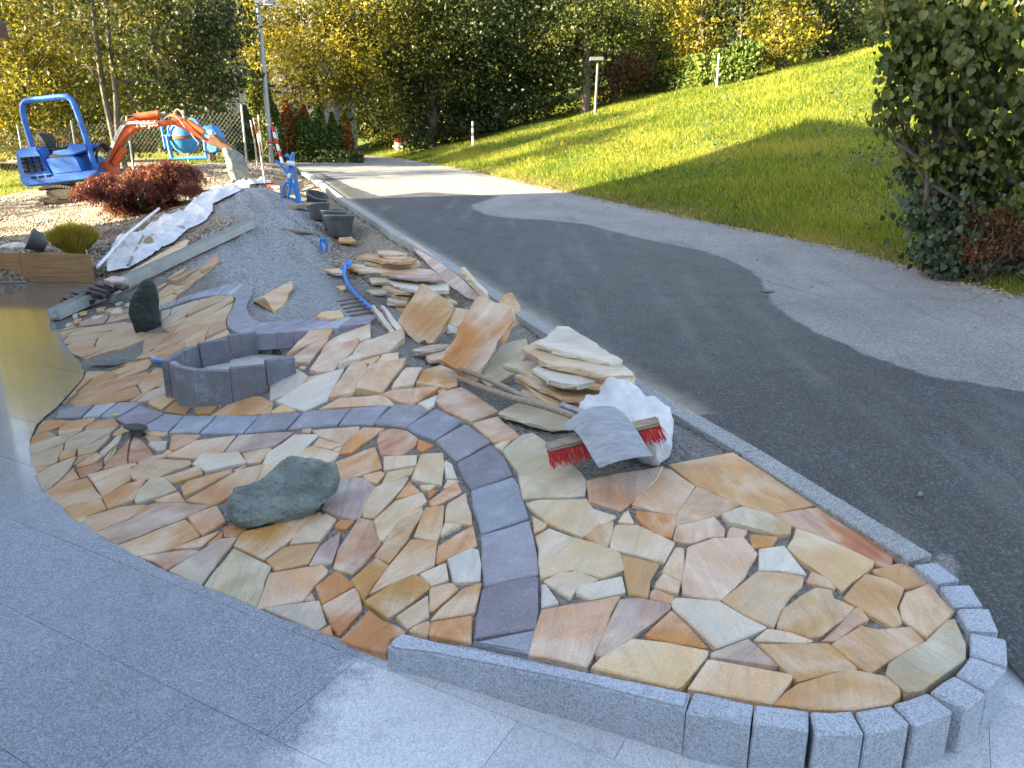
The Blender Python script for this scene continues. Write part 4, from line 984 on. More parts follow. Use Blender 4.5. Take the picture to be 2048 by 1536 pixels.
# --- dark slabs and concrete channel by the driveway
for i, (x, y) in enumerate([(115,830),(140,792),(165,765),(245,752),(245,708),(345,708),(385,695),(415,662),(470,632),(555,622)]):
    slab('dark_slab', 'W', f'{x},{y} {x+60},{y-14} {x+240},{y+42} {x+190},{y+72} {x+5},{y+16}', z=.06 + .03 * i, thick=.035, mat='dslab', nrm=(0, -.05, 1), label='dark porphyry slab stacked like steps at the end of the concrete channel', group='dark slabs stepped beside the channel')
ch = empty('concrete_channel', tuple(onF(105, 637, surf)), 'long grey concrete drainage channel lying across the edge of the gravel', 'channel')
p0 = onF(108, 640, surf) + Vector((0, 0, .05)); p1 = onF(497, 458, surf) + Vector((0, .1, .06)); d = (p1 - p0).normalized(); sdv = d.cross(Vector((0, 0, 1))).normalized()
m = MB(); m.beam(p0 + sdv * .06, p1 + sdv * .06, .022, .10); m.beam(p0 - sdv * .06, p1 - sdv * .06, .022, .10); m.beam(p0 - Vector((0, 0, .035)), p1 - Vector((0, 0, .035)), .097, .03); m.build('channel_body', M['concrete'], ch, bevel=.004)
m = MB(); m.beam(p0 + sdv * .055 + Vector((0, 0, .053)), p1 + sdv * .055 + Vector((0, 0, .053)), .012, .006); m.beam(p0 - sdv * .055 + Vector((0, 0, .053)), p1 - sdv * .055 + Vector((0, 0, .053)), .012, .006); m.build('metal_edge', M['steel'], ch)
slab('loose_slab', 'W', '700,600 1062,385 1340,232 1372,240 1340,300 1070,452 760,606', thick=.05, col='c', nrm=(-.1, -.25, 1), label='long cream stone plank lying behind the concrete channel')
slab('loose_slab', 'W', '560,612 640,578 780,590 740,640 640,640', thick=.05, col='m', nrm=(0, -.1, 1), z=.36, label='mauve slab on top of the dark stepped slabs')
rock('rubble_stone', 'W', '595,800 610,765 650,748 685,770 690,810 660,845 620,840', onF(225, 608, surf), (0, -1, .2), .04, 'rock_pale', 'round pale stone beside the channel', rough=.01, n=16, cat='stone')
for i in range(16):
    x = random.uniform(130, 262); y = 640 - (x - 130) * .30 + random.uniform(-6, 12); w_ = random.uniform(8, 20)
    slab('rubble_chip', 'I', f'{x},{y} {x+w_*.6},{y-4} {x+w_*1.3},{y-5} {x+w_},{y+2} {x+w_*.3},{y+4}', thick=.02, col=random.choice('cltmg'), nrm=(random.uniform(-.2,.2), random.uniform(-.3,0), 1), label='broken sandstone chip among the rubble below the concrete channel', cat='stone chip', group='broken stone chips below the channel')
# --- formwork boards
fb = empty('formwork', tuple(atZ(120, 564, 0)), 'weathered plywood formwork boards standing at the back edge of the driveway', 'formwork')
for (xa, ya), (xb, yb), h in (((-60,560),(51,563),.36), ((50,563),(193,566),.36)):
    a = atZ(xa, ya, 0); b = atZ(xb, yb, 0); m = MB(); m.beam(a + Vector((0, 0, h/2)), b + Vector((-.01, 0, h/2)), .03, h); m.build('board', M['ply'], fb, bevel=.003)
for (xa, ya, xb, yb) in ((172,499,190,562), (36,503,50,561)):
    a = atZ(xb, yb, 0) + Vector((0, -.04, 0)); m = MB(); m.tube([a, atY(xa, ya, a.y)], .011, 6); m.build('stake', M['rod'], fb)
a = atZ(0, 566, .01); m = MB(); m.beam(atZ(-60, 566, .012), atZ(55, 564, .012), .05, .022); tag(m.build('batten', M['wood']), 'thin wooden batten lying on the driveway before the boards', 'batten')
# --- lamp post, far lamp, rods, barrier
def Wp(t, x, y, Y): a = tp(t, [(x, y)])[0]; return atY(a[0], a[1], Y)
lb = onF(544, 331, zroad); YP = lb.y
lamp = empty('street_lamp', tuple(lb), 'grey metal street lamp with red and white tape round its pole', 'street lamp')
top_ = atY(516, 9, YP); m = MB(); m.tube([lb - Vector((0,0,.2)), lb.lerp(top_, .4), top_], [.078, .07, .058], 16); m.build('pole', M['galv'], lamp, True)
m = MB(); m.box(top_ + Vector((.20, 0, .05)), .50, .22, .10); m.build('lamp_head', M['galv'], lamp, bevel=.02)
m = MB(); m.box(top_ + Vector((.24, 0, -.01)), .36, .18, .02); m.build('lamp_glass', M['white'], lamp)
for nm, mt, y0, y1 in (('red_tape', 'red', 402, 436), ('white_tape', 'white', 425, 447)):
    a = Wp('Z', 642, y0, YP); b = Wp('Z', 646, y1, YP); m = MB(); q = .084 if nm == 'red_tape' else .080; m.tube([a, b], q, 16, False); m.build('tape', M[mt], lamp, True)
fl_ = onF(1190, 231, zhill); lamp2 = empty('street_lamp', tuple(fl_), 'slim street lamp standing far off at the foot of the meadow', 'street lamp')
t2 = atY(1196, 122, fl_.y); m = MB(); m.tube([fl_, t2], [.05, .04], 8); m.build('pole', M['dull'], lamp2, True)
m = MB(); m.box(t2 + Vector((-.05, 0, .06)), .42, .3, .10); m.build('lamp_head', M['dull'], lamp2)
for i, (pts, lbl) in enumerate([([(390,130),(440,380),(480,720)], 'leftmost rusty tipped iron rod stuck in the gravel beside the lamp post'), ([(425,100),(480,330),(530,640)], 'middle iron rod stuck in the gravel beside the lamp post'), ([(490,60),(515,290),(545,600)], 'tallest iron rod stuck in the gravel beside the lamp post'), ([(490,290),(530,620),(578,935)], 'iron rod standing through the end of the white fleece')]):
    Yr = [16.6, 16.8, 16.4, 14.6][i]; P = [Wp('Z', x, y, Yr) for x, y in pts]; e = empty('iron_rod', tuple(P[-1]), lbl, 'iron rod', 'iron rods left of the lamp post')
    m = MB(); m.tube(P, .019, 7); m.build('rod_shaft', M['rod'], e, True)
    m = MB(); m.tube([P[0].lerp(P[1], .35), P[0].lerp(P[1], .9)], .022, 7); m.build('rod_tip', M['rust'], e, True)
yb_ = YP - .25; bar = empty('barrier_board', tuple(Wp('Z', 800, 690, yb_)), 'red and white striped barrier board leaning beside the lamp post', 'barrier board')
A_ = Wp('Z', 672, 215, yb_ + .3); B_ = Wp('Z', 802, 690, yb_ - .1)
for i in range(6):
    m = MB(); m.beam(A_.lerp(B_, i/6), A_.lerp(B_, (i+1)/6 - .002), .06, .13, (0,-1,.2)); m.build('stripe', M['red' if i % 2 == 0 else 'white'], bar)
m = MB(); m.tube([Wp('Z', 705, 215, yb_+.3), Wp('Z', 730, 320, yb_+.3), Wp('Z', 745, 540, yb_+.3)], .03, 6); m.tube([Wp('Z', 690, 460, yb_+.25), Wp('Z', 715, 545, yb_+.25), Wp('Z', 760, 545, yb_+.25)], .012, 5); m.build('barrier_stand', M['galv'], bar, True)
yb2 = 13.6; b2_ = empty('barrier_board', tuple(Wp('Z', 760, 1000, yb2)), 'red and white striped board lying on the earth beyond the blue pipes', 'barrier board')
A_ = onF(541, 373, surf) + Vector((0, 0, .03)); B_ = onF(580, 389, surf) + Vector((0, 0, .05))
for i in range(4):
    m = MB(); m.beam(A_.lerp(B_, i/4), A_.lerp(B_, (i+1)/4 - .005), .14, .025); m.build('stripe', M['red' if i % 2 == 0 else 'white'], b2_)
# hydrant and marker post
h0 = onF(797, 311, zroad); S_ = (311 - 279) / FPX * h0.y; hyd = empty('fire_hydrant', tuple(h0), 'white fire hydrant with a red cap at the bend of the road', 'hydrant')
m = MB(); m.lathe([(.0,0),(.26,0),(.26,.06),(.19,.08),(.18,.62),(.22,.64),(.22,.72)], h0, 16); m.V = [tuple(h0 + (Vector(v) - h0) * S_) for v in m.V]; m.build('hydrant_body', M['white'], hyd, True)
m = MB(); m.lathe([(.22,.72),(.23,.86),(.16,.97),(0,1)], h0, 16); m.V = [tuple(h0 + (Vector(v) - h0) * S_) for v in m.V]; m.build('hydrant_cap', M['red'], hyd, True)
m = MB(); m.tube([h0 + Vector((-.3,-.05,.5)) * S_, h0 + Vector((.28,-.05,.5)) * S_], .09 * S_, 8); m.build('hydrant_outlet', M['white'], hyd, True)
m0 = onF(946, 293, zhill); mk = empty('marker_post', tuple(m0), 'thin red and white marker post at the edge of the meadow', 'marker post')
ht = (293 - 248) / FPX * m0.y
for i, mt in enumerate(('white', 'white', 'white', 'red', 'white', 'red', 'white')): m = MB(); m.tube([m0 + Vector((0,0,ht*i/7)), m0 + Vector((0,0,ht*(i+1)/7 - .001))], .035, 8); m.build('post_band', M[mt], mk, True)
# --- blue pipes
YB = 12.1; e = empty('pipe_bundle', tuple(onF(604, 437, surf)), 'bundle of bent blue water pipes tied to a wooden post', 'pipes')
m = MB(); m.tube([Wp('Z', 925, 560, YB), Wp('Z', 955, 760, YB), Wp('Z', 1000, 1050, YB), Wp('Z', 1060, 1390, YB)], .028, 8); m.build('support_post', M['wood'], e, True)
for P in ([(710,650),(790,710),(870,840),(890,980),(860,1160),(780,1280),(710,1340)], [(800,1130),(800,1040),(830,950),(890,930),(960,1030),(990,1160),(990,1280),(940,1340),(870,1320),(790,1280)],
          [(945,580),(935,550),(915,620),(890,680),(885,800),(930,950),(1000,1100),(1015,1300),(1000,1400)], [(930,720),(950,850),(985,1050),(1040,1250),(1050,1370)], [(830,590),(870,590),(905,625),(925,680),(915,760)]):
    m = MB(); m.tube(curve([Wp('Z', x, y, YB - .06) for x, y in P], 5), .021, 8); m.build('pipe', M['pvc'], e, True)
m = MB(); m.tube([Wp('Z', 868, 840, YB-.1), Wp('Z', 900, 850, YB-.1)], .04, 8); m.tube([Wp('Z', 860, 680, YB-.1), Wp('Z', 955, 690, YB-.1)], .035, 8); m.build('pipe_tie', M['white'], e, True)
e = empty('blue_pipe', tuple(onF(693, 555, surf)), 'blue pipe curving down from the gravel to the end of the purple band', 'pipe')
P = [onF(x, y, surf) + Vector((0, 0, z)) for (x, y), z in zip(tp('P', [(90,430),(60,500),(100,600),(180,700),(300,820),(430,935)]), (.10,.07,.04,.03,.02,.02))]
m = MB(); m.tube(curve(P, 5), .021, 8); m.build('pipe', M['pvc'], e, True)
P = [onF(x, y, surf) + Vector((0, 0, z)) for (x, y), z in zip(tp('P', [(-40,480),(40,440),(130,395),(140,425),(90,445)]), (.02,.06,.11,.11,.10))]
m = MB(); m.tube(curve(P, 5), .021, 8); m.build('pipe', M['pvc'], e, True)
e = empty('blue_pipe', tuple(onF(647, 492, surf)), 'short looped stub of blue pipe poking out of the gravel mound', 'pipe')
q = onF(648, 500, surf); m = MB(); m.tube(curve([q + Vector(v) for v in ((-.03,0,-.02),(-.04,0,.09),(-.02,0,.14),(.01,0,.10),(.02,0,.14),(.04,0,.08),(.03,0,-.02))], 4), .016, 7); m.build('pipe', M['pvc'], e, True)
e = empty('blue_pipe', tuple(onF(320, 733, surf)), 'short blue pipe end entering the left side of the stone basin', 'pipe')
P = [onF(x, y, surf) + Vector((0, 0, .03)) for x, y in tp('M', [(1370,1090),(1500,1112)])]; m = MB(); m.tube([P[0], P[1] + Vector((.05, 0, 0))], .020, 8); m.build('pipe', M['pvc'], e, True)
P0_ = onF(*tp('M', [(1310,1060)])[0], surf) + Vector((0,0,.04)); m = MB(); m.tube([P0_, P[0]], .024, 8); m.build('pipe_nozzle', M['galv'], e, True)
# --- reinforcing rods sticking out
for i in range(5):
    a = onF(712 + i * 8, 603 + i * 7, surf); m = MB(); m.tube([a + Vector((-.16, -.06, .01)), a + Vector((.08, .05, .03))], .006, 5); tag(m.build('steel_bar', M['rust']), 'thin dark reinforcing bar poking out of the grit beside the blue pipe', 'steel bar', 'reinforcing bars beside the blue pipe')
# --- buckets
def bucket(px, py, wpx, lbl, tilt=(0, 0), Y=None):
    g = onF(px, py, surf); D = wpx / FPX * math.hypot(g.x, g.y) * .93; r = D / 2; h = r * 1.35
    e = empty('mortar_bucket', tuple(g), lbl, 'bucket', 'black mortar buckets beside the kerb'); e.rotation_euler = (tilt[0], tilt[1], 0)
    R = Matrix.Rotation(tilt[0], 3, 'X') @ Matrix.Rotation(tilt[1], 3, 'Y')
    m = MB(); m.lathe([(0,0),(r*.70,0),(r*.93,h*.9),(r,h*.9),(r,h),(r*.93,h),(r*.66,.02),(0,.02)], (0,0,0), 24); me = mesh('bucket_shell', m.V, m.F, True); me.set_sharp_from_angle(angle=math.radians(40)); o = link('bucket_shell', me, M['bucket'], e)
    m = MB(); m.lathe([(0,h*.35),(r*.76,h*.35)], (0,0,0), 16); link('bucket_dregs', mesh('bucket_dregs', m.V, m.F), M['ground_d'], e)
    m = MB(); m.tube(curve([(-r*1.02,0,h*.93),(-r*.8,-r*.5,h*1.0),(0,-r*.85,h*1.02),(r*.8,-r*.5,h*1.0),(r*1.02,0,h*.93)], 4), .006, 5); me = mesh('bucket_handle', m.V, m.F, True); link('bucket_handle', me, M['steel'], e)
    return e
M['ground_d'] = plain('dried_mortar', (.16, .155, .145), .9, .2, 30)
bucket(681, 472, 64, 'front black bucket with the widest rim beside the kerb')
bucket(668, 458, 55, 'black bucket squeezed behind the front one', (0, .06))
bucket(641, 440, 48, 'black bucket tilted in the middle of the row', (-.1, -.12))
bucket(629, 418, 46, 'rearmost sunlit black bucket lying askew beside the kerb', (.25, .35))
e = bucket(88, 500, 42, 'black bucket tipped over behind the formwork boards', (.5, -1.0)); e['group'] = ''; del e['group']; e.location = tuple(onF(86, 503, surf) + Vector((0, .1, .08)))
# wooden blocks by the pipes
for a, b, z, w_, h_, lb in (((570,392),(602,392),.0,.14,.16,'dark wooden block lying beyond the blue pipes'), ((585,418),(628,424),.0,.16,.06,'pale timber offcut on the earth behind the buckets')):
    A_ = onF(*a, surf); B_ = onF(*b, surf); A_.z = B_.z = max(A_.z, B_.z) + h_/2; m = MB(); m.beam(A_, B_, w_, h_); tag(m.build('wood_block', M['wood'], bevel=.006), lb, 'wood block')
A_ = onF(566, 460, surf) + Vector((0,0,.02)); B_ = onF(628, 470, surf) + Vector((0,0,.03)); m = MB(); m.beam(A_, B_, .09, .03); tag(m.build('timber_strip', M['wood'], bevel=.004), 'weathered timber strip half buried in the gravel before the pipes', 'timber')
# --- bag, broom, shovel
q = atZ(1318, 932, .17)
rock('plastic_bag', 'G', '930,990 935,890 1000,840 1110,850 1130,820 1220,770 1330,768 1440,775 1480,830 1560,838 1620,842 1680,930 1735,1080 1725,1220 1700,1340 1600,1412 1540,1400 1400,1300 1200,1150 1040,1040', q + Vector((0, .0, .03)), (-.05, -.55, .84), .05, 'fleece', 'crumpled white plastic bag lying against the road kerb under a shovel', back=.06, rough=.06, seed=21, n=120, cat='bag', fr=5, oc=3)
P0s = atZ(1205, 952, .225)
sh = empty('shovel', tuple(P0s), 'grey steel shovel lying face down over the broom head', 'shovel')
W = planepts('G', parse('1060,1010 1150,990 1240,978 1350,1050 1420,1150 1500,1290 1565,1400 1340,1460 1110,1512 1050,1420 1000,1330 950,1250 900,1190 790,1165 830,1120 900,1085 960,1050'), P0s, (-.15, -.42, .9))
nv = Vector((-.15, -.42, .9)).normalized(); c0 = sum(W, Vector()) / len(W); ax = (W[6] - W[2]).normalized(); sdx = nv.cross(ax)
bm = bmesh.new(); vs = [bm.verts.new(p) for p in W]; f_ = bm.faces.new(vs); bmesh.ops.triangulate(bm, faces=[f_]); 
for _ in range(4): bmesh.ops.subdivide_edges(bm, edges=[e_ for e_ in bm.edges if e_.calc_length() > .045], cuts=1, use_grid_fill=True)
for v_ in bm.verts:
    s = (v_.co - c0).dot(sdx); v_.co += nv * (.06 - 1.6 * s * s) + nv * .02
bmesh.ops.recalc_face_normals(bm, faces=bm.faces); r_g = bmesh.ops.extrude_face_region(bm, geom=list(bm.faces)); 
for g_ in r_g['geom']:
    if isinstance(g_, bmesh.types.BMVert): g_.co -= nv * .005
bmesh.ops.recalc_face_normals(bm, faces=bm.faces); me = bpy.data.meshes.new('shovel_blade'); bm.to_mesh(me); bm.free(); me.polygons.foreach_set('use_smooth', [True]*len(me.polygons)); me.set_sharp_from_angle(angle=math.radians(40)); setpar(link('shovel_blade', me, M['shovel']), sh)
h1 = atZ(886, 727, .27); h2 = c0 + nv * .075; h3 = Wp('G', 1055, 1062, W[0].y - .02); 
m = MB(); m.tube(curve([h1, h1.lerp(h3, .35) + Vector((0,0,.015)), h1.lerp(h3, .7) + Vector((0,0,-.005)), h3 + Vector((0,0,.035))], 6), [.0155]*19, 12); m.build('shovel_handle', M['wood'], sh, True)
m = MB(); m.tube([h3.lerp(h1, .0) + Vector((.02,-.02,.03)), h3.lerp(h1, .16) + Vector((0,0,.03))], [.024, .020], 12); m.build('shovel_socket', M['steel'], sh, True)
bl = Wp('G', 650, 1262, 0) if False else atZ(*tp('G', [(650,1262)])[0], .275); br = atZ(*tp('G', [(1612,1035)])[0], .40)
bro = empty('broom', tuple(bl), 'wooden broom with red bristles poking out on both sides of the shovel', 'broom')
m = MB(); m.beam(bl, br, .055, .03, (0, -.5, .9)); m.build('broom_head', M['wood'], bro, bevel=.008)
dv = (br - bl); per = Vector((.22, -1, -.42)).normalized()
tu = MB(); nT = 34
for i in range(nT):
    for row in (-1, 1):
        b_ = bl + dv * ((i + .5) / nT) + Vector((0, -.004 + row * .012, -.012 + row * .006))
        for q_ in range(7):
            t_ = b_ + (per + Vector((random.gauss(.0, .07), random.gauss(0, .05), random.gauss(0, .07)))) * random.uniform(.088, .105)
            t_.z = max(t_.z, surf(t_.x, t_.y) + .006); tu.tube([b_ + Vector((random.gauss(0,.002), 0, random.gauss(0,.002))), b_.lerp(t_, .6) + Vector((0,0,.003)), t_], [.0022, .0022, .0016], 3)
tag(tu.build('bristles', M['bristle'], bro, fix=False), kind='stuff')
h4 = Wp('E', 1212, 1150, 0) if False else atZ(918, 757, .255); h5 = bl.lerp(br, .5) + Vector((-.02, .02, .03))
m = MB(); m.tube(curve([h4, h4.lerp(h5, .4) + Vector((0,0,-.005)), h4.lerp(h5, .75) + Vector((-.01,-.01,.02)), h5], 6), .0175, 12); m.build('broom_handle', M['wood'], bro, True)
# --- cap and grate in the paving, pebble
cpos = onF(*tp('L', [(1490,300)])[0], surf) + Vector((0, 0, .035))
e = empty('drain_cover', tuple(cpos), 'black round cap on a pipe stub sunk in the near paving', 'cap')
Rm = Matrix.Rotation(math.radians(-6), 3, 'X') @ Matrix.Rotation(math.radians(9), 3, 'Y'); m = MB(); m.lathe([(0,.0),(.062,0),(.066,.004),(.062,.009),(0,.012)], cpos, 24, Rm); m.build('cap_disc', M['black'], e, True)
m = MB(); m.lathe([(.035,-.07),(.035,0)], cpos, 16); m.build('pipe_stub', M['bucket'], e, True)
e = empty('metal_mesh', tuple(onF(215, 730, surf)), 'dark wire mesh sheet lying in the hollow near the driveway', 'wire mesh'); m = MB()
A_, B_, C_, D_ = [onF(x, y, surf) + Vector((0,0,.012)) for x, y in tp('M', [(470,1110),(620,1050),(980,1030),(860,1110)])]
for i in range(22): m.beam(A_.lerp(D_, i/21), B_.lerp(C_, i/21), .004, .003)
for i in range(16): m.beam(A_.lerp(B_, i/15) + Vector((0,0,.003)), D_.lerp(C_, i/15) + Vector((0,0,.003)), .004, .003)
m.build('mesh_wires', M['steel'], e)
rock('pebble', 'I', '1834,990 1836,985 1841,983 1846,986 1847,990 1842,993 1836,993', onF(1840, 992, zroad) + Vector((0,0,.006)), (0, -.3, 1), .006, 'rock_pale', 'single pale pebble lying on the wet asphalt', rough=.001, n=12, cat='pebble')
mm = onF(1535, 582, zroad); m = MB(); m.lathe([(0,.003),(.06,.003),(.065,0)], mm, 24); tag(m.build('valve_cover', M['bucket'], None), 'small round iron valve cover in the road at the damp edge', 'valve cover')
# --- white fleece over the gravel bank
FL = [(214,545),(213,528),(224,493),(235,475),(279,468),(300,451),(331,438),(364,428),(376,412),(390,407),(397,393),(419,385),(450,377),(473,368),(520,361),(541,362),(544,368),(502,371),(482,384),(440,404),(427,410),(426,425),(413,443),(400,451),(377,460),(365,472),(350,486),(330,495),(300,515),(258,539),(224,546)]
FP = mk_poly([onF(x, y, surf) for x, y in FL]); x0, y0 = FP.min(0); x1, y1 = FP.max(0); st_ = .022
xs = np.arange(x0, x1 + st_, st_); ys = np.arange(y0, y1 + st_, st_); Xc, Yc = np.meshgrid(xs, ys); ins = inpoly(FP, Xc, Yc); pd = pdist(FP, Xc, Yc)
vid = {}; V = []; F = []
for j in range(len(ys) - 1):
    for i in range(len(xs) - 1):
        if ins[j:j+2, i:i+2].sum() >= 3:
            q_ = []
            for (jj, ii) in ((j,i),(j,i+1),(j+1,i+1),(j+1,i)):
                if (jj, ii) not in vid:
                    x = Xc[jj, ii]; y = Yc[jj, ii]; p = Vector((x, y, 0)); pr_ = Vector((x * .55 + y * .84, (y * .55 - x * .84) * .38, 0)); r1 = 1 - abs(noise.noise(pr_ * 4.2 + Vector((3, 0, 0)))) * 2.6; r2 = 1 - abs(noise.noise(p * 5 + Vector((0, 7, 0)))) * 2.4; ed = min(1, pd[jj, ii] / .12)
                    vid[(jj, ii)] = len(V); V.append((x, y, surf(x, y) + .02 + ed * (.085 * max(0, r1) ** 1.6 + .02 * max(0, r2) ** 1.5) ))
                q_.append(vid[(jj, ii)])
            F.append(tuple(q_))
me = mesh('fleece_sheet', V, F, True); tag(link('fleece_sheet', me, M['fleece']), 'crumpled white fleece sheet spread over the gravel bank', 'fleece sheet')
e = empty('white_pole', tuple(onF(196, 546, surf)), 'long white pole lying across the fleece sheet', 'pole'); m = MB(); m.tube([onF(*tp('W', [(505,535)])[0], surf) + Vector((0,0,.05)), onF(*tp('W', [(800,260)])[0], surf) + Vector((0,0,.12)), onF(*tp('W', [(1095,2)])[0], surf) + Vector((0,0,.10))], .02, 8); m.build('pole_shaft', M['white'], e, True)
e = empty('spade', tuple(onF(*tp('W', [(950,270)])[0], surf)), 'small spade with a dirty yellow blade lying on the fleece sheet', 'spade'); a = onF(*tp('W', [(795,518)])[0], surf) + Vector((0,0,.05)); b = onF(*tp('W', [(950,280)])[0], surf) + Vector((0,0,.12)); m = MB(); m.tube([a, b], .016, 8); m.build('spade_handle', M['wood'], e, True)
bw_ = planepts('W', parse('930,262 950,230 1010,182 1120,190 1080,240 960,290'), b + Vector((0,0,.03)), (0,-.4,1)); m = MB(); m.prism(bw_, (0,0,-.02)); m.build('spade_blade', plain('muddy_metal', (.25,.19,.11), .7), e)
m = MB(); bw_ = planepts('W', parse('1190,160 1240,100 1330,95 1300,190 1260,180'), onF(*tp('W', [(1250,160)])[0], surf) + Vector((0,0,.09)), (0,-.4,1)); m.prism(bw_, (0,0,-.03)); tag(m.build('metal_tray', M['steel']), 'small metal tray lying at the edge of the fleece sheet', 'tray')
bgq = onF(30, 497, surf) + Vector((0, .1, .05))
rock('rag', 'I', '0,500 5,490 30,486 50,490 66,493 72,503 40,503', bgq, (0, -.8, .6), .06, 'fleece', 'white rag bundled behind the formwork boards', rough=.03, n=30, cat='rag', fr=6)
# loose leaf
lf = onF(229, 834, surf); m = MB(); m.add([lf + Vector(v) for v in ((-.03,-.01,.012),(0,-.02,.02),(.035,.01,.014),(0,.02,.02))], [(0,1,2,3)]); tag(m.build('fallen_leaf', plain('yellow_leaf', (.5,.45,.08), .6)), 'yellow leaf lying on the purple band', 'leaf')
# ------------------------------------------------------------------ mini excavator
YE = 15.7
def X_(x, y, dy=0): return Wp('X', x, y, YE + dy)
def Y_(x, y, dy=0): return Wp('Y', x, y, YE + dy)
ex = empty('mini_excavator', tuple(X_(700, 1480, .5)), 'blue mini excavator with an orange arm standing on the gravel bank', 'excavator')
def pr(f, txt, y0, dep, name, mat, bev=.015, par=None): m = MB(); m.prism([f(x, y, y0) for x, y in parse(txt)], (0, dep, 0)); return m.build(name, M[mat], par or ex, bevel=bev)
pr(X_, '120,850 165,808 310,800 395,785 445,860 505,950 620,1145 640,1200 300,1240 170,1160', .04, 1.05, 'engine_hood', 'blue', .04)
pr(X_, '515,945 700,925 880,913 925,950 985,1085 990,1110 620,1150 520,960', .02, 1.09, 'side_panel', 'blue', .025)
pr(X_, '165,1150 620,1145 1190,1082 1185,1130 1050,1212 600,1270 280,1305 240,1290 190,1230', 0, 1.15, 'counterweight', 'blue', .03)
pr(X_, '595,850 800,815 798,745 900,765 1030,752 1060,825 860,905 610,917', .12, .5, 'console', 'blue', .02)
pr(X_, '505,945 600,880 760,905 880,915 700,928', .1, .9, 'deck', 'black', .01)
se = pr(X_, '380,635 425,612 470,660 520,725 545,800 540,830 700,800 790,792 790,812 600,862 590,888 520,888 470,840 455,770', .38, .45, 'seat', 'black', .03)
m = MB(); m.tube(curve([X_(x, y, .2) for x, y in ((350,800),(290,600),(240,420),(220,300),(235,235),(290,200),(500,175),(760,152),(830,172),(880,240),(940,400),(1010,600),(1085,830),(1165,1085))], 5), .055, 8); m.build('roll_bar', M['blue'], ex, True)
for cx_, cy_, w_, h_ in [(225 + i * 78 + j * 14, 950 + j * 52 - i * 8, 60, 40) for i in range(2) for j in range(4)] + [(395 + j * 14, 935 + j * 50, 50, 38) for j in range(4)] + [(360,1188,60,28),(455,1177,60,28),(552,1165,56,28)]:
    m = MB(); 
    m.prism([X_(cx_ - w_/2, cy_ - h_/2, -.008), X_(cx_ + w_/2, cy_ - h_/2 - 6, -.008), X_(cx_ + w_/2 + 4, cy_ + h_/2 - 6, -.008), X_(cx_ - w_/2 + 4, cy_ + h_/2, -.008)], (0, .06, 0))
    m.build('vent', M['vent'], ex)
for (a, b) in (((665,700),(672,800)), ((835,640),(840,720)), ((750,730),(745,800))): m = MB(); m.tube([X_(*a, .3), X_(*b, .3)], .018, 6); m.build('lever', M['black'], ex, True)
m = MB(); m.prism([X_(x, y, .3) for x, y in ((605,700),(700,685),(705,705),(610,722))], (0,.1,0)); m.build('lever_grip', M['black'], ex)
for (x, y) in ((752,730),(940,730)): m = MB(); m.lathe([(0,-.04),(.04,0),(0,.04)], X_(x, y, .3), 8); m.build('lamp', M['orange'], ex)  # orange knobs of the control levers, not light sources
pr(Y_, '60,850 140,640 220,440 330,330 400,285 440,272 480,318 700,325 940,325 965,375 740,400 440,440 380,500 310,560 240,650 180,740 110,850 90,900', .45, .2, 'boom', 'orange', .02)
m = MB(); m.tube([Y_(440, 290, .55), Y_(760, 245, .55)], .075, 12); m.build('boom_cylinder', M['orange'], ex, True)
m = MB(); m.tube([Y_(755, 246, .55), Y_(840, 228, .55)], .03, 10); m.build('cylinder_rod', M['steel'], ex, True)
m = MB(); m.tube([Y_(190, 880, .55), Y_(305, 680, .55)], .08, 10); m.build('lift_cylinder', M['orange'], ex, True)
m = MB(); m.tube([Y_(300, 690, .55), Y_(395, 510, .55)], .025, 8); m.build('lift_rod', M['steel'], ex, True)
pr(Y_, '865,240 880,225 935,240 1060,300 1130,350 1200,430 1290,520 1405,600 1385,622 1260,545 1090,450 940,385 925,300', .47, .17, 'stick', 'orange', .02)
m = MB(); m.tube([Y_(1125, 335, .5), Y_(1335, 475, .5)], .055, 10); m.build('bucket_cylinder', M['orange'], ex, True)
m = MB(); m.tube([Y_(1335, 475, .5), Y_(1420, 530, .5)], .025, 8); m.build('bucket_rod', M['steel'], ex, True)
pr(Y_, '1370,610 1400,520 1440,495 1530,570 1600,640 1580,680 1480,660 1400,640', .45, .22, 'quick_hitch', 'rust', .015)
pr(Y_, '1500,640 1560,610 1690,670 1680,695 1560,700 1510,690', .4, .3, 'gripper', 'rust', .015)
pr(Y_, '-10,860 50,840 130,900 180,1010 60,1020 -20,960', .4, .35, 'swing_post', 'orange', .02)
for P in ([(270,372),(285,290),(340,265),(440,265)], [(950,240),(962,200),(1000,185),(1045,225),(1080,290)], [(780,340),(850,285),(940,262),(1010,310),(1090,420)], [(1160,480),(1200,540),(1260,610),(1250,640)], [(1265,640),(1300,700),(1400,745),(1500,720),(1590,690)]):
    m = MB(); m.tube(curve([Y_(x, y, .4) for x, y in P], 5), .014, 6); m.build('hose', M['black' if P[0][0] in (270, 1265) else 'rod'], ex, True)
for o_ in (0, 14, 28): m = MB(); m.tube(curve([Y_(x, y, .43) for x, y in ((60+o_,860),(150+o_,640),(240+o_,440+o_),(350,350+o_),(600,352+o_*.6),(740,352+o_*.5))], 5), .013, 6); m.build('hydraulic_line', M['steel'], ex, True)
for i in range(7): m = MB(); m.tube(curve([Y_(x, y, .3 + i*.03) for x, y in ((-30-i*8,880),(-40+i*6,700-i*12),(30+i*6,620+i*14),(100,640+i*14),(140-i*6,700))], 5), .02, 6); m.build('hose', M['black'], ex, True)
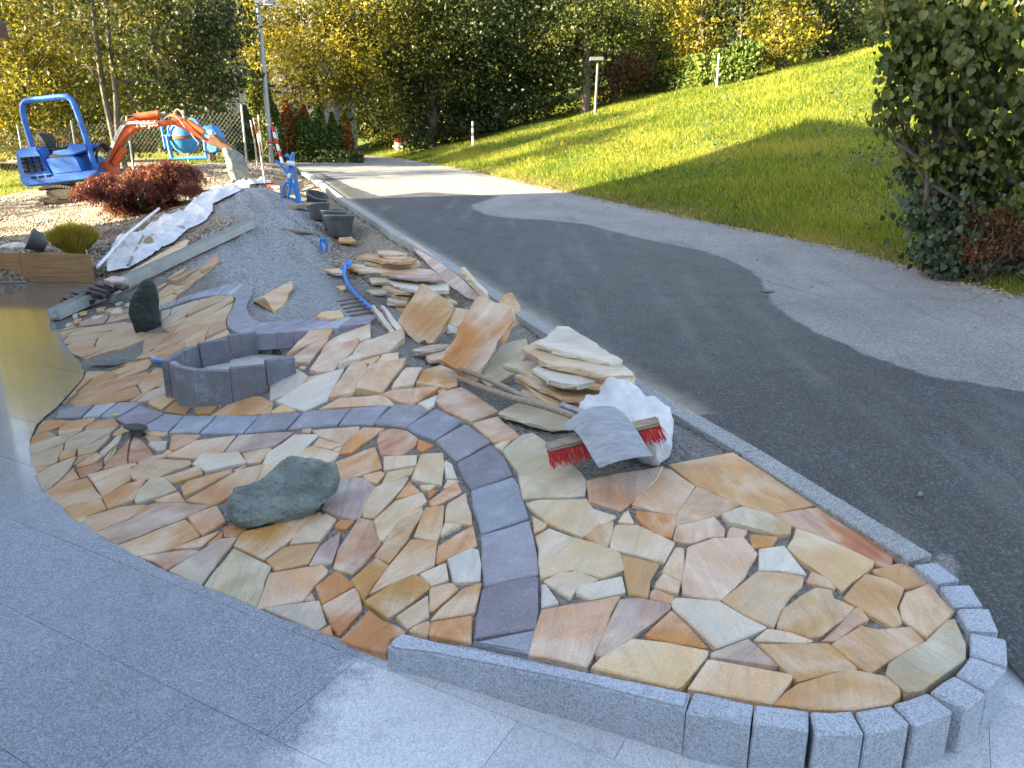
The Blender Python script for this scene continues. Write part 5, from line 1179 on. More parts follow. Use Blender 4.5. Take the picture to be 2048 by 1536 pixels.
cu = bpy.data.curves.new('lettering', 'FONT'); cu.body = 'Pel-Job'; cu.size = .17; cu.extrude = .003; lt0 = bpy.data.objects.new('lettering_curve', cu); lme = bpy.data.meshes.new_from_object(lt0); bpy.data.objects.remove(lt0); lt = link('lettering', lme, M['white'])
lt.location = Y_(465, 412, .435); lt.rotation_euler = (math.pi/2, -math.atan2(14, 250), 0); lt.scale = (.92, 1, 1); setpar(lt, ex)
pr(X_, '500,1340 560,1295 860,1290 930,1380 930,1460 860,1500 620,1490 520,1450', .0, .25, 'track', 'mud', .05)
for i in range(12):
    a_ = 500 + i * 37; 
    for q_ in ((a_, 1290 + abs(i - 6) ** 2 * 1.2), (a_ + 10, 1492 - abs(i - 6) * 3)): m = MB(); m.box(X_(*q_, .12), .05, .3, .05); m.build('track_pad', M['mud'], ex)
pr(X_, '500,1340 560,1295 860,1290 930,1380 930,1460 860,1500 620,1490 520,1450', .9, .25, 'track', 'mud', .05)
m = MB(); m.lathe([(.0,-.12),(.28,-.12),(.32,0),(.32,.1),(0,.1)], X_(690, 1275, .57), 22); m.build('slew_ring', M['steel'], ex)
# ------------------------------------------------------------------ concrete mixer
YM = 18.2; 
def Q(x, y, dy=0): return Wp('Y', x, y, YM + dy)
mx = empty('concrete_mixer', tuple(Q(1100, 800)), 'light blue concrete mixer with a tipped drum on a tube frame', 'concrete mixer')
s = YM / FPX / 6.4
dc = Q(1090, 545, .2); Rm = Matrix.Rotation(math.radians(-6), 3, 'Y')
m = MB(); m.lathe([(0,-180*s),(75*s,-182*s),(150*s,-120*s),(182*s,-25*s)], dc, 26, Rm); m.build('drum_lower', M['lblue'], mx, True)
m = MB(); m.lathe([(182*s,20*s),(178*s,60*s),(150*s,150*s),(110*s,160*s),(105*s,150*s),(140*s,20*s)], dc, 26, Rm); m.build('drum_upper', M['lblue'], mx, True)
m = MB(); m.lathe([(182*s,-26*s),(190*s,-20*s),(190*s,16*s),(182*s,21*s)], dc, 26, Rm); m.build('drum_band', M['rust'], mx, True)
for P, r in (([(790,400),(815,560),(840,680)], .03), ([(860,520),(890,680),(925,805)], .045), ([(880,500),(875,420),(900,385)], .03), ([(1130,318),(1190,315),(1240,345),(1270,400),(1290,480),(1330,560),(1360,800)], .035), ([(890,805),(1000,812),(1380,800)], .035), ([(815,520),(900,530)], .03)):
    m = MB(); m.tube(curve([Q(x, y, -.1) for x, y in P], 4), r, 8); m.build('frame_tube', M['lblue'], mx, True)
m = MB(); m.prism([Q(x, y, -.15) for x, y in ((1305,395),(1430,388),(1530,540),(1490,735),(1400,745),(1345,560))], (0, .4, 0)); m.build('motor_housing', M['lblue'], mx, bevel=.02)
m = MB(); m.prism([Q(x, y, -.165) for x, y in ((1365,462),(1430,455),(1436,540),(1378,546))], (0, .012, 0)); m.build('label_plate', M['white'], mx)
m = MB(); m.tube([Q(900, 545, .1), Q(1300, 530, .1)], .05, 8); m.build('axle', M['rust'], mx, True)
# ------------------------------------------------------------------ half-timbered house behind the trees
YH = 36.0
def H_(x, y, dy=0): return atY(x, y, YH + dy)
hs = empty('timbered_house', tuple(H_(560, 305)), 'white half timbered house with green shutters behind the trees', 'house')
m = MB(); m.prism([H_(x, y) for x, y in ((455,312),(648,312),(640,150),(620,-60),(455,-60))], (0, 8, 0)); m.build('wall', M['plaster'], hs)
for a, b in (((460,172),(640,172)),((525,180),(640,196)),((480,60),(640,60)),((505,60),(520,172)),((540,60),(535,172)),((575,172),(568,60)),((610,196),(610,60)),((490,-20),(490,172)),((478,100),(520,100))):
    m = MB(); m.beam(H_(*a, -.04), H_(*b, -.04), .1, .16, (0,-1,0)); m.build('timber_beam', M['beam'], hs)
m = MB(); m.prism([H_(x, y, -.06) for x, y in ((576,212),(602,218),(602,248),(576,246))], (0, .08, 0)); wf = m.build('window', M['beam'], hs)
m = MB(); m.prism([H_(x, y, -.08) for x, y in ((578,215),(588,217),(588,245),(578,244))], (0, .03, 0)); m.prism([H_(x, y, -.08) for x, y in ((590,217),(600,220),(600,246),(590,245))], (0, .03, 0)); setpar(m.build('window_pane', M['glass']), wf)
arch = [(619,262),(619,232),(622,224),(627,221),(632,224),(635,232),(635,262)]; m = MB(); m.prism([H_(x, y, -.06) for x, y in arch], (0, .1, 0)); m.build('arched_door', M['beam'], hs)
for x in (440, 462): m = MB(); m.prism([H_(x+a, b, -.1) for a, b in ((0,95),(16,95),(16,130),(0,130))], (0, .06, 0)); m.build('shutter', M['shutter'], hs)
m = MB(); m.prism([H_(x, y, -.1) for x, y in ((462,96),(478,96),(478,130),(462,130))], (0, .05, 0)); m.build('window', M['glass'], hs)
m = MB(); m.prism([H_(x, y, -.12) for x, y in ((470,178),(488,178),(488,183),(470,183))], (0, .1, 0)); m.build('sill', M['wood'], hs)
m = MB(); m.prism([H_(430,-70,-.6), H_(650,-70,-.6), H_(660,-50,-.6), H_(655,-40,-.6), H_(645,-55,-.6), H_(430,-50,-.6)], (0, 9, 0)); m.build('roof', M['roof'], hs)
# ------------------------------------------------------------------ the neighbouring house on the left whose eave corner shows at the edge of the picture
nh = empty('gabled_house', (-12.5, 2, 0), 'tall gabled house whose dark roof corner enters at the left edge', 'house')
ev = atY(18, 80, 9.1); X0, X1, Ya, Yb, ze = -18.2, ev.x, -9.0, ev.y, ev.z; rx_, rz_ = (X0 + X1) / 2, 8.8
m = MB(); m.add([(X1-.55, Ya+.4, -.1),(X1-.55, Yb-.4, -.1),(X0+.55, Yb-.4, -.1),(X0+.55, Ya+.4, -.1),(X1-.55, Ya+.4, ze+.2),(X1-.55, Yb-.4, ze+.2),(X0+.55, Yb-.4, ze+.2),(X0+.55, Ya+.4, ze+.2),(rx_, Ya+.4, rz_-.35),(rx_, Yb-.4, rz_-.35)], [(0,1,5,4),(2,3,7,6),(0,4,8,7,3),(1,2,6,9,5),(4,5,9,8),(6,7,8,9)]); m.build('wall', M['plaster'], nh)
for xa in (X1, X0):
    m = MB(); m.add([(xa, Ya, ze),(xa, Yb, ze),(rx_, Yb, rz_),(rx_, Ya, rz_),(xa, Ya, ze+.16),(xa, Yb, ze+.16),(rx_, Yb, rz_+.2),(rx_, Ya, rz_+.2)], [(0,1,2,3),(4,5,6,7),(0,1,5,4),(1,2,6,5),(3,0,4,7)]); m.build('roof', M['roof'], nh)
m = MB(); m.box(((X1 - 15) / 2 + 4, -7.2, 2.7), 15.5, 4.6, 5.6); m.build('sky_blocker', M['plaster'], nh)  # added block behind the camera, cuts sky light so near faces darken
m = MB(); m.box(((X1 - 15) / 2 + 4, -7.2, 5.62), 16.2, 5.3, .22); m.build('sky_blocker_roof', M['roof'], nh)
for y in (-5, -1, 3, 7):
    m = MB(); m.box((X1-.55, y, 1.7), .06, 1.1, 1.3); f_ = m.build('window', M['white'], nh); m = MB(); m.box((X1-.51, y, 1.7), .02, .95, 1.15); setpar(m.build('window_pane', M['glass']), f_)
# ------------------------------------------------------------------ foliage
def m_leaf(name, cols, trans=.35, rough=.5):
    k = N(name); a = k.attr('tint'); n = k.noise(k.coord('Object'), .45, 3, .6); f = k.math('ADD', k.math('MULTIPLY', a, .6), k.math('MULTIPLY', n, .55))
    st = [(.22 + .6 * i / (len(cols) - 1), c) for i, c in enumerate(cols)]; c = k.ramp(f, st)
    k.l(c, k.b.inputs['Base Color']); k.b.inputs['Roughness'].default_value = rough; k.b.inputs['Specular IOR Level'].default_value = .35
    tr = k.n('ShaderNodeBsdfTranslucent'); k.l(k.mix(.5, c, k.mix(1, c, (1.28, 1.32, .5), 'MULTIPLY')), tr.inputs[0]); mx_ = k.n('ShaderNodeMixShader'); mx_.inputs[0].default_value = trans
    k.l(k.b.outputs[0], mx_.inputs[1]); k.l(tr.outputs[0], mx_.inputs[2]); k.l(mx_.outputs[0], k.t.nodes['Material Output'].inputs[0]); return k.m
M['yellow'] = m_leaf('yellow_leaves', [(.03,.045,.008),(.085,.095,.012),(.21,.18,.017),(.36,.27,.03)], .45)
M['ygreen'] = m_leaf('yellow_green_leaves', [(.025,.042,.008),(.06,.085,.012),(.14,.145,.018),(.26,.21,.028)], .4)
M['olive'] = m_leaf('olive_leaves', [(.016,.026,.007),(.042,.056,.011),(.085,.09,.016),(.14,.10,.024)], .35)
M['green'] = m_leaf('mid_green_leaves', [(.012,.024,.006),(.030,.050,.009),(.06,.078,.013),(.12,.105,.02)], .3)
M['dark'] = m_leaf('dark_green_leaves', [(.010,.020,.007),(.022,.040,.012),(.04,.06,.016),(.07,.08,.02)], .25)
M['brown'] = m_leaf('rusty_leaves', [(.05,.022,.010),(.11,.045,.016),(.17,.07,.02)], .3)
M['thuja'] = m_leaf('thuja_green', [(.025,.05,.010),(.06,.10,.015),(.14,.17,.025)], .2)
M['thujao'] = m_leaf('thuja_orange', [(.10,.035,.01),(.24,.08,.015),(.34,.15,.03)], .3)
M['maple'] = m_leaf('red_maple_leaves', [(.035,.010,.011),(.085,.020,.018),(.15,.038,.025),(.27,.09,.04)], .3)
M['hazel'] = m_leaf('hazel_leaves', [(.020,.036,.008),(.042,.068,.012),(.08,.11,.018),(.19,.18,.04)], .35, .42)
M['ivy'] = m_leaf('ivy_leaves', [(.014,.032,.014),(.03,.055,.024),(.06,.085,.045)], .15, .4)
M['grassb'] = m_leaf('grass_blades', [(.035,.070,.010),(.095,.165,.016),(.23,.27,.022),(.42,.36,.07)], .5, .6)
M['drygrass'] = m_leaf('golden_grass', [(.22,.22,.03),(.46,.38,.05),(.62,.46,.10)], .4, .5)
M['litter'] = m_leaf('leaf_litter', [(.06,.04,.02),(.15,.10,.04),(.30,.22,.09),(.40,.34,.12)], .1, .8)
def npmesh(name, V, nper, tint, faces=None):
    """V: (n, nper, 3) polygons of nper corners each."""
    n = V.shape[0]; me = bpy.data.meshes.new(name); me.vertices.add(n * nper); me.vertices.foreach_set('co', V.astype(np.float32).ravel())
    if faces is None: faces = [list(range(nper))]
    fl = [len(f) for f in faces]; tot = sum(fl); idx = (np.arange(n)[:, None] * nper + np.concatenate(faces)[None, :]).ravel()
    me.loops.add(n * tot); me.loops.foreach_set('vertex_index', idx.astype(np.int32)); me.polygons.add(n * len(faces))
    ls = (np.arange(n)[:, None] * tot + np.concatenate([[0], np.cumsum(fl)[:-1]])[None, :]).ravel()
    me.polygons.foreach_set('loop_start', ls.astype(np.int32)); me.polygons.foreach_set('loop_total', np.tile(fl, n).astype(np.int32)); me.update(calc_edges=True)
    a = me.attributes.new('tint', 'FLOAT', 'POINT'); a.data.foreach_set('value', np.repeat(tint, nper).astype(np.float32)); return me
def rnd_dirs(n, r):
    d = r.normal(size=(n, 3)); return d / np.linalg.norm(d, axis=1, keepdims=True)
DM = 2.3
def blob_points(blobs, dens, size, r, flat=1.0, clump=.24, hole=.25):
    P = []; T = []
    for c, R in blobs:
        c = np.array(c); nc = max(6, int(26 * (1 - hole) * max(1, R / 1.2) ** 1.2)); d = rnd_dirs(nc, r); cc = c + d * R * r.uniform(.35, 1.02, (nc, 1)) ** .6 * np.array([1, 1, flat]); ct = r.uniform(0, 1, nc)
        n = int(dens * DM * 4 * R * R / size ** 2); w = r.integers(0, nc, n); cr = R * clump * r.uniform(.6, 1.4, nc)
        p = cc[w] + r.normal(size=(n, 3)) * cr[w][:, None] * np.array([1.1, 1.1, .55]); P.append(p); T.append(np.clip(ct[w] * .5 + r.uniform(0, 1, n) * .5, 0, 1))
    return np.concatenate(P), np.concatenate(T)
def leaves(name, P, T, size, r, up=.3, shape='leaf'):
    n = len(P); nr = rnd_dirs(n, r) + np.array([0, -.25, up]); nr /= np.linalg.norm(nr, axis=1, keepdims=True); t = np.cross(nr, rnd_dirs(n, r)); t /= np.linalg.norm(t, axis=1, keepdims=True); b = np.cross(nr, t)
    s = size * r.uniform(.45, 1.35, (n, 1))
    if shape == 'leaf':
        V = np.stack([P - t * s * .55, P - b * s * .36 + nr * s * .06, P + t * s * .55 - nr * s * .12, P + b * s * .36 + nr * s * .06], 1); return npmesh(name, V, 4, T, [[0,1,2],[0,2,3]])
    if shape == 'heart':                 # folded broad leaf with a point, 8 corners
        t = t * .45 + np.array([0, -.25, -.75]); t /= np.linalg.norm(t, axis=1, keepdims=True); nr = nr - t * (nr * t).sum(1, keepdims=True); nr /= np.linalg.norm(nr, axis=1, keepdims=True); b = np.cross(nr, t)
        q = lambda u, v, w: P + t * s * u + b * s * v + nr * s * w
        V = np.stack([q(-.45,0,0), q(-.50,.25,.06), q(-.2,.46,.10), q(.18,.36,.07), q(.58,0,-.14), q(.18,-.36,.07), q(-.2,-.46,.10), q(-.50,-.25,.06), q(0,0,0)], 1)
        return npmesh(name, V, 9, T, [[0,1,2,8],[8,2,3],[8,3,4],[8,4,5],[8,5,6],[8,6,7,0]])
def limb(m, a, b, r0, r1, r, bend=.12, n=5):
    a = Vector(a); b = Vector(b); L = (b - a).length; mid = [a.lerp(b, i / (n-1)) + Vector((r.normal(), r.normal(), r.normal() * .4)) * L * bend * math.sin(math.pi * i / (n-1)) * .5 for i in range(n)]
    m.tube(mid, [r0 + (r1 - r0) * i / (n-1) for i in range(n)], 6)
def tree(name, base, blobs, mat, label, cat='tree', size=.115, dens=1.6, tr=.14, seed=1, group=None, trunks=None, flat=.85, clump=.24, extra=None):
    r = np.random.default_rng(seed); e = empty(name, tuple(base), label, cat, group); m = MB(); base = Vector(base)
    bs = [Vector(c) for c, R in blobs]; cen = sum(bs, Vector()) / len(bs)
    if trunks is None: trunks = [[base - Vector((0,0,.3)), base.lerp(Vector((cen.x, cen.y, max(cen.z, base.z + 1))), .6), Vector((cen.x, cen.y, max(cen.z, base.z + 1.5)))]]
    for t in trunks: m.tube(curve(t, 4), [tr * (1 - .6 * i / (4 * (len(t) - 1))) for i in range(4 * (len(t) - 1) + 1)], 8)
    for c, R in blobs:
        src = min((p for t in trunks for p in curve(t, 4)), key=lambda p: (p - Vector(c)).length + (2 if p.z > c[2] + .3 else 0)); limb(m, src, c, tr * .45, tr * .12, r)
        for _ in range(3): limb(m, Vector(c), Vector(c) + Vector(rnd_dirs(1, r)[0]) * R * .9, tr * .15, tr * .05, r)
    m.build('trunk', M['bark'], e, True, fix=False)
    P, T = blob_points(blobs, dens, size, r, flat, clump); setpar(link('crown', leaves('crown', P, T, size, r), M[mat]), e)
    if extra:
        b2, m2, d2 = extra; P, T = blob_points(b2, d2, size, r, flat, clump); setpar(link('crown', leaves('crown', P, T, size, r), M[m2]), e)
    return e
def bl_(L, Y): return [(tuple(atY(x, y, Y + dy)), rp / FPX * (Y + dy)) for x, y, rp, dy in L]
def gnd(px, py): return onF(px, py, surf)
def bY(px, Y, f=surf): # ground point under a column of the picture at a distance
    x = (px - 1024) / FPX / (CT + ST * .3) * Y; return Vector((x, Y, f(x, Y)))
tree('maple_tree', bY(60, 24), bl_([(20,40,110,0),(100,-40,120,0),(60,170,90,-.5),(-70,150,110,0),(140,120,90,1),(10,270,70,0),(120,260,70,1),(-60,20,120,0)], 24), 'yellow', 'bright yellow maple tree at the left edge behind the digger', seed=1, size=.10, dens=1.4)
tree('hornbeam_tree', bY(250, 25.5), bl_([(200,230,80,0),(290,210,75,0),(240,130,90,1),(330,260,70,0),(400,250,60,0),(200,300,45,-1)], 25.5), 'ygreen', 'yellow green tree glowing behind the digger arm', seed=2, dens=1.5)
b_ = bY(238, 20.5); tree('walnut_tree', b_, bl_([(190,30,110,0),(300,70,110,0),(290,-40,120,0),(370,30,90,0),(330,160,80,.3),(170,130,60,0),(120,40,70,0)], 20.5), 'olive', 'sparse olive tree with two slender pale trunks above the digger arm', seed=3, dens=.65, tr=.10, size=.11,
     trunks=[[b_ - Vector((0,0,.2)), atY(222,250,20.5), atY(205,170,20.5), atY(188,40,20.5), atY(180,-60,20.5)], [b_ + Vector((.1,0,-.2)), atY(236,260,20.4), atY(232,190,20.4), atY(218,80,20.4), atY(210,-60,20.4)]])
tree('beech_tree', bY(420, 21.5), bl_([(400,20,90,0),(420,120,75,0),(400,200,75,0),(340,230,60,.5),(445,50,50,0),(350,110,70,1),(430,265,38,0),(470,245,34,.3),(462,278,30,.2),(478,275,26,.4)], 21.5), 'dark', 'dark green bushy tree between the digger and the lamp post', seed=4, dens=1.8)
tree('maple_tree', bY(655, 28.5), bl_([(600,30,105,0),(555,110,75,0),(680,110,100,0),(530,15,70,0),(640,180,65,0),(730,20,100,0),(580,175,45,0),(720,180,65,0),(512,60,34,0)], 28), 'yellow', 'large yellow maple crown overhanging behind the lamp post', seed=5, dens=1.5, size=.105, tr=.2)
tree('beech_tree', bY(860, 30), bl_([(820,60,120,0),(890,150,100,0),(790,180,80,0),(930,40,110,0),(820,-50,120,0),(1000,90,90,.5)], 30), 'green', 'broad green brown tree in the middle of the wood edge', seed=6, dens=1.9, tr=.2, extra=(bl_([(950,110,60,-1),(900,30,60,-1),(800,30,60,-1)], 30), 'olive', 1.0))
tree('beech_tree', bY(990, 31), bl_([(1000,190,100,0),(1060,60,110,0),(950,240,65,-.5),(880,250,60,-.5),(1080,180,75,1),(1100,0,90,0),(900,200,70,0),(980,270,45,-1),(850,270,40,-1)], 31), 'dark', 'very dark green tree where the road leaves the wood', seed=7, dens=2.2, tr=.2)
tree('hazel_shrub', bY(780, 36), bl_([(780,235,50,0),(740,255,35,0),(830,255,45,0),(800,275,35,0),(745,215,35,0)], 36), 'ygreen', 'sunlit yellow green shrub beside the hydrant', 'shrub', seed=8, dens=1.8, size=.12, tr=.05)
def hb(px, py, dy=1.0): p = onF(px, py, zhill); y = p.y + dy; x = p.x / p.y * y; return Vector((x, y, zhill(x, y)))
for i, (bx, by, L, mt, lb, dn) in enumerate([
 (1170, 232, [(1140,90,90,0),(1180,-10,100,0),(1210,60,60,0)], 'green', 'dull green tree just left of the far street lamp', 1.8),
 (1225, 215, [(1215,160,40,0),(1240,130,35,0),(1200,190,30,0),(1270,150,30,0)], 'brown', 'reddish brown shrub right behind the far street lamp', 1.5),
 (1310, 188, [(1300,60,80,0),(1340,-20,90,0),(1270,0,80,0),(1300,110,50,0)], 'ygreen', 'yellow green tree rising behind the clipped hedge', 1.7),
 (1400, 178, [(1400,80,60,0),(1440,20,80,0),(1410,-50,90,0),(1370,110,40,0)], 'yellow', 'golden tree top above the middle of the clipped hedge', 1.5),
 (1470, 165, [(1470,110,55,0),(1500,50,60,1),(1480,-20,80,0)], 'dark', 'shadowed tree between the two golden trees above the hedge', 1.9),
 (1562, 150, [(1550,20,55,0),(1580,60,55,0),(1545,85,45,0),(1570,115,42,0),(1560,-40,60,0)], 'yellow', 'upright golden tree at the upper end of the hedge', 1.8),
 (1660, 122, [(1650,60,60,0),(1690,20,70,0),(1660,-40,80,0),(1640,105,35,0)], 'dark', 'dark bushy tree right of the upright golden tree', 1.9),
 (1740, 92, [(1740,20,60,0),(1790,-10,80,0),(1720,60,35,0),(1850,-40,90,0)], 'olive', 'olive tree on the brow of the meadow above the bush', 1.8)]):
    b = hb(bx, by, 2.0); tree('forest_tree', b, bl_(L, b.y), mt, lb, seed=20 + i, dens=dn, size=max(.12, .0037 * b.y), tr=.2)
# trees standing left of the picture: they throw the streaks of shade over road and meadow
for i, (x, y, h, lb) in enumerate([(-18.8, 12.3, 11.5, 'yellowish tree standing outside the picture beyond the gabled house'), (-22, 15.4, 12.5, 'tall tree standing outside the picture left of the yellow maple')]):
    z = surf(x, y); tree('garden_tree', (x, y, z), [((x + random.uniform(-1,1), y + random.uniform(-.7,.7), z + h - 1.2 - q * 1.5), 1.25) for q in range(5)], 'ygreen', lb, seed=60 + i, dens=1.2, size=.2)
# second row: taller darker trees behind the first
for i, (px, Y, mt, lb) in enumerate([(-60, 33, 'ygreen', 'green tree standing behind the bright maple at the left edge'), (150, 35, 'dark', 'dark tree standing behind the walnut trunks'), (350, 34, 'dark', 'dark tree standing behind the digger arm'), (470, 40, 'ygreen', 'green tree rising above the timbered house'), (650, 41, 'dark', 'dark tree behind the large yellow maple crown'), (830, 40, 'dark', 'dark tree behind the broad green brown tree'), (1010, 42, 'olive', 'olive tree behind the very dark green tree')]):
    b = Vector(((px - 1024) / FPX * Y, Y, 1.4)); tree('wood_tree', b, bl_([(px + dx, py, rr, dy) for dx, py, rr, dy in ((0,40,110,0),(-90,110,90,.5),(90,90,95,-.5),(20,190,90,0),(-60,-40,110,0),(80,-60,110,0),(-30,240,60,.5))], Y), mt, lb, seed=90 + i, dens=.95, size=.17, tr=.22)
# the wood that closes the view: too many trunks to count, one mass
r = np.random.default_rng(77); B = []
for i in range(64):
    px = -500 + i * 48; Y = 50 + r.uniform(0, 14)
    for k_ in range(4):
        py = 250 - k_ * 110 + r.uniform(-30, 30); B.append((tuple(atY(px + r.uniform(-25, 25), py, Y)), 75 / FPX * Y * r.uniform(.8, 1.3)))
P, T = blob_points(B, 1.25, .36, r, 1, .3); k_ = P[:, 2] > np.array([1.0]); P = P[k_]; T = T[k_]
half = r.uniform(size=len(P)) < .0
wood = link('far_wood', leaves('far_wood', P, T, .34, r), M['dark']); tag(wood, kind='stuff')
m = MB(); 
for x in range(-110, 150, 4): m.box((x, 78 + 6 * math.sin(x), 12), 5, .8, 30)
tag(m.build('far_wood_shade', plain('wood_shade', (.012, .016, .008), 1)), kind='stuff')  # dark boxes stand in for the deep shade inside the wood
# thuja row
def cone(name, px, pyt, pyb, wpx, Y, mats, label, seed):
    r = np.random.default_rng(seed); b = bY(px, Y); t = atY(px, pyt, Y); h = t.z - b.z; R = wpx / 2 / FPX * Y; e = empty(name, tuple(b), label, 'conifer', 'row of thujas before the house')
    m = MB(); m.tube([b, b + Vector((0,0,h*.8))], [.06, .02], 6); m.build('trunk', M['bark'], e, True)
    n = int(5200 * max(.5, h * R * 1.2)); u = r.uniform(0, 1, n) ** .75; a = r.uniform(0, 2*np.pi, n); rr = R * (1 - u) ** .6 * (.45 + .55 * np.sin(np.pi * np.clip(1 - u, .0, 1) * .9 + .25)) * (r.uniform(.55, 1.08, n)) * (1 + .14 * np.sin(a * 3 + u * 17 + seed)); rr = np.maximum(rr, .03)
    P = np.stack([b.x + rr * np.cos(a), b.y + rr * np.sin(a), b.z + .05 + u * h], 1); T = r.uniform(0, 1, n)
    for q, (mt, test) in enumerate(mats):
        s_ = test(a, u); setpar(link('foliage', leaves('foliage', P[s_], T[s_], .085, r, .8), M[mt]), e)
al = lambda a, u: np.ones(len(a), bool)
cone('thuja', 497, 215, 304, 60, 22.5, [('thuja', al)], 'broad dark green thuja left of the lamp post', 1)
cone('thuja', 545, 178, 304, 60, 24, [('thuja', al)], 'tall green thuja right behind the lamp post', 2)
cone('thuja', 580, 204, 304, 50, 24.5, [('thujao', al)], 'dead rusty orange thuja in the row', 3)
cone('thuja', 613, 212, 305, 54, 24.5, [('thuja', lambda a, u: u < .78), ('thujao', lambda a, u: u >= .78)], 'green thuja with an orange patch near its tip', 4)
cone('thuja', 641, 212, 305, 48, 25, [('thuja', al)], 'pointed green thuja in the middle of the row', 5)
cone('thuja', 668, 228, 305, 40, 25.2, [('thuja', al)], 'short green thuja beside the half orange one', 6)
cone('thuja', 692, 222, 306, 42, 25.4, [('ygreen', lambda a, u: np.cos(a) < .2), ('thujao', lambda a, u: np.cos(a) >= .2)], 'last thuja of the row yellow green with an orange side', 7)
cone('thuja', 525, 60, 250, 50, 30, [('ygreen', al)], 'tall drooping light green conifer before the house wall', 8)
# clipped hedge on the meadow
r = np.random.default_rng(5); hp = [hb(x, y, -.9) for x, y in ((1235,196),(1300,186),(1370,180),(1430,172),(1510,156))]; 
e = empty('clipped_hedge', tuple(hp[1]), 'low clipped hedge catching the sun across the top of the meadow', 'hedge'); Pl = []
n = 26000; s = r.uniform(0, 1, n) * (len(hp) - 1); i_ = np.minimum(s.astype(int), len(hp) - 2); f_ = s - i_; H3 = np.array([tuple(p) for p in hp]); c = H3[i_] * (1 - f_[:, None]) + H3[i_ + 1] * f_[:, None]
keep = ~((s > 2.55) & (s < 3.0)); hh = 1.05 + .10 * np.sin(s * 9); P = c + np.stack([r.normal(0, .1, n), r.uniform(-.35, .35, n), r.uniform(0, 1, n) ** .7 * hh], 1); P = P[keep]; T = r.uniform(0, 1, len(P))
hd_ = [(atZ(0,0,0), 1)][:0]; setpar(link('foliage', leaves('foliage', P, T, .12, r), M['thuja']), e); m = MB()
for p in hp: m.tube([p, p + Vector((0,0,.6))], .04, 5)
m.build('stem', M['bark'], e)
for px, py, lb in ((1433,178,'pale fence post standing in the gap of the clipped hedge'), (1676,112,'small fence post on the brow of the meadow')):
    b = hb(px, py, .2); m = MB(); m.tube([b - Vector((0,0,.1)), b + Vector((0,0,1.0 if px < 1500 else .5))], .035, 6); tag(m.build('fence_post', M['galv']), lb, 'fence post')
# chain-link fence behind the digger
M['wire'] = plain('dull_wire', (.14, .135, .12), .7)
fe = empty('chain_link_fence', tuple(bY(200, 19.6)), 'chain link fence with thin posts running behind the digger', 'fence')
FA = bY(-60, 20.2); FB = bY(492, 19.0); L = (FB - FA).length; zt = lambda t, h: FA.lerp(FB, t) + Vector((0, 0, h)); m = MB(); n = int(L / .11); hF = 1.15; k_ = hF / .11
for i in range(-int(k_), n):
    for sgn in (0, 1):
        a0, a1 = (i, i + k_); h0, h1 = (0, hF) if sgn == 0 else (hF, 0); lo, hi = max(0, a0), min(n, a1)
        if hi <= lo: continue
        f0 = (lo - a0) / k_; f1 = (hi - a0) / k_; m.tube([zt(lo / n, h0 + (h1 - h0) * f0) + Vector((0, sgn * .006, .02)), zt(hi / n, h0 + (h1 - h0) * f1) + Vector((0, sgn * .006, .02))], .0036, 3, False)
m.build('wire_mesh', M['wire'], fe, fix=False)
for i in range(6): m = MB(); p = zt(i / 5, 0); m.tube([p - Vector((0,0,.2)), p + Vector((0,0,1.3))], .025, 8); m.build('fence_post', M['galv'], fe, True)
# red japanese maple: drooping feathery sprays
r = np.random.default_rng(12); base = gnd(275, 425); Ym = base.y - .1
e = empty('japanese_maple', tuple(base), 'low spreading dark red japanese maple growing on the gravel bank', 'shrub'); m = MB(); P = []; T = []
blb = [(285,372,60),(235,385,50),(190,380,32),(340,370,50),(370,352,34),(300,345,45),(250,410,40),(320,400,48),(210,360,35),(175,372,20),(330,335,30),(375,375,25),(355,330,22),(270,440,20)]
for (x, y, R) in blb:
    c = np.array(atY(x, y, Ym + r.uniform(-.4, .3))); Rw = R / FPX * Ym
    limb(m, base, c, .03, .008, r, .2)
    for _ in range(int(R * 1.7)):
        d = rnd_dirs(1, r)[0]; d[2] = abs(d[2]) * .5; s0 = c + d * Rw * r.uniform(.3, .9); out = np.array([d[0], d[1], -.45]); L_ = r.uniform(.12, .26); q = 46
        t_ = r.uniform(0, 1, q)[:, None]; pp = s0 + out * L_ * t_ + np.array([0, 0, -1]) * (t_ ** 2) * .07 + r.normal(0, .022, (q, 3)); P.append(pp); T.append(np.full(q, r.uniform(0, .7)) + r.uniform(0, .3, q))
m.build('branches', M['bark'], e, True, fix=False); P = np.concatenate(P); T = np.concatenate(T)
n = len(P); d = rnd_dirs(n, r) * .6 + np.array([0, -.3, -.6]); d /= np.linalg.norm(d, axis=1, keepdims=True); w = np.cross(d, rnd_dirs(n, r)); w /= np.linalg.norm(w, axis=1, keepdims=True); s = r.uniform(.05, .09, (n, 1))
setpar(link('foliage', npmesh('foliage', np.stack([P - w * s * .09, P + w * s * .09, P + d * s], 1), 3, T), M['maple']), e)
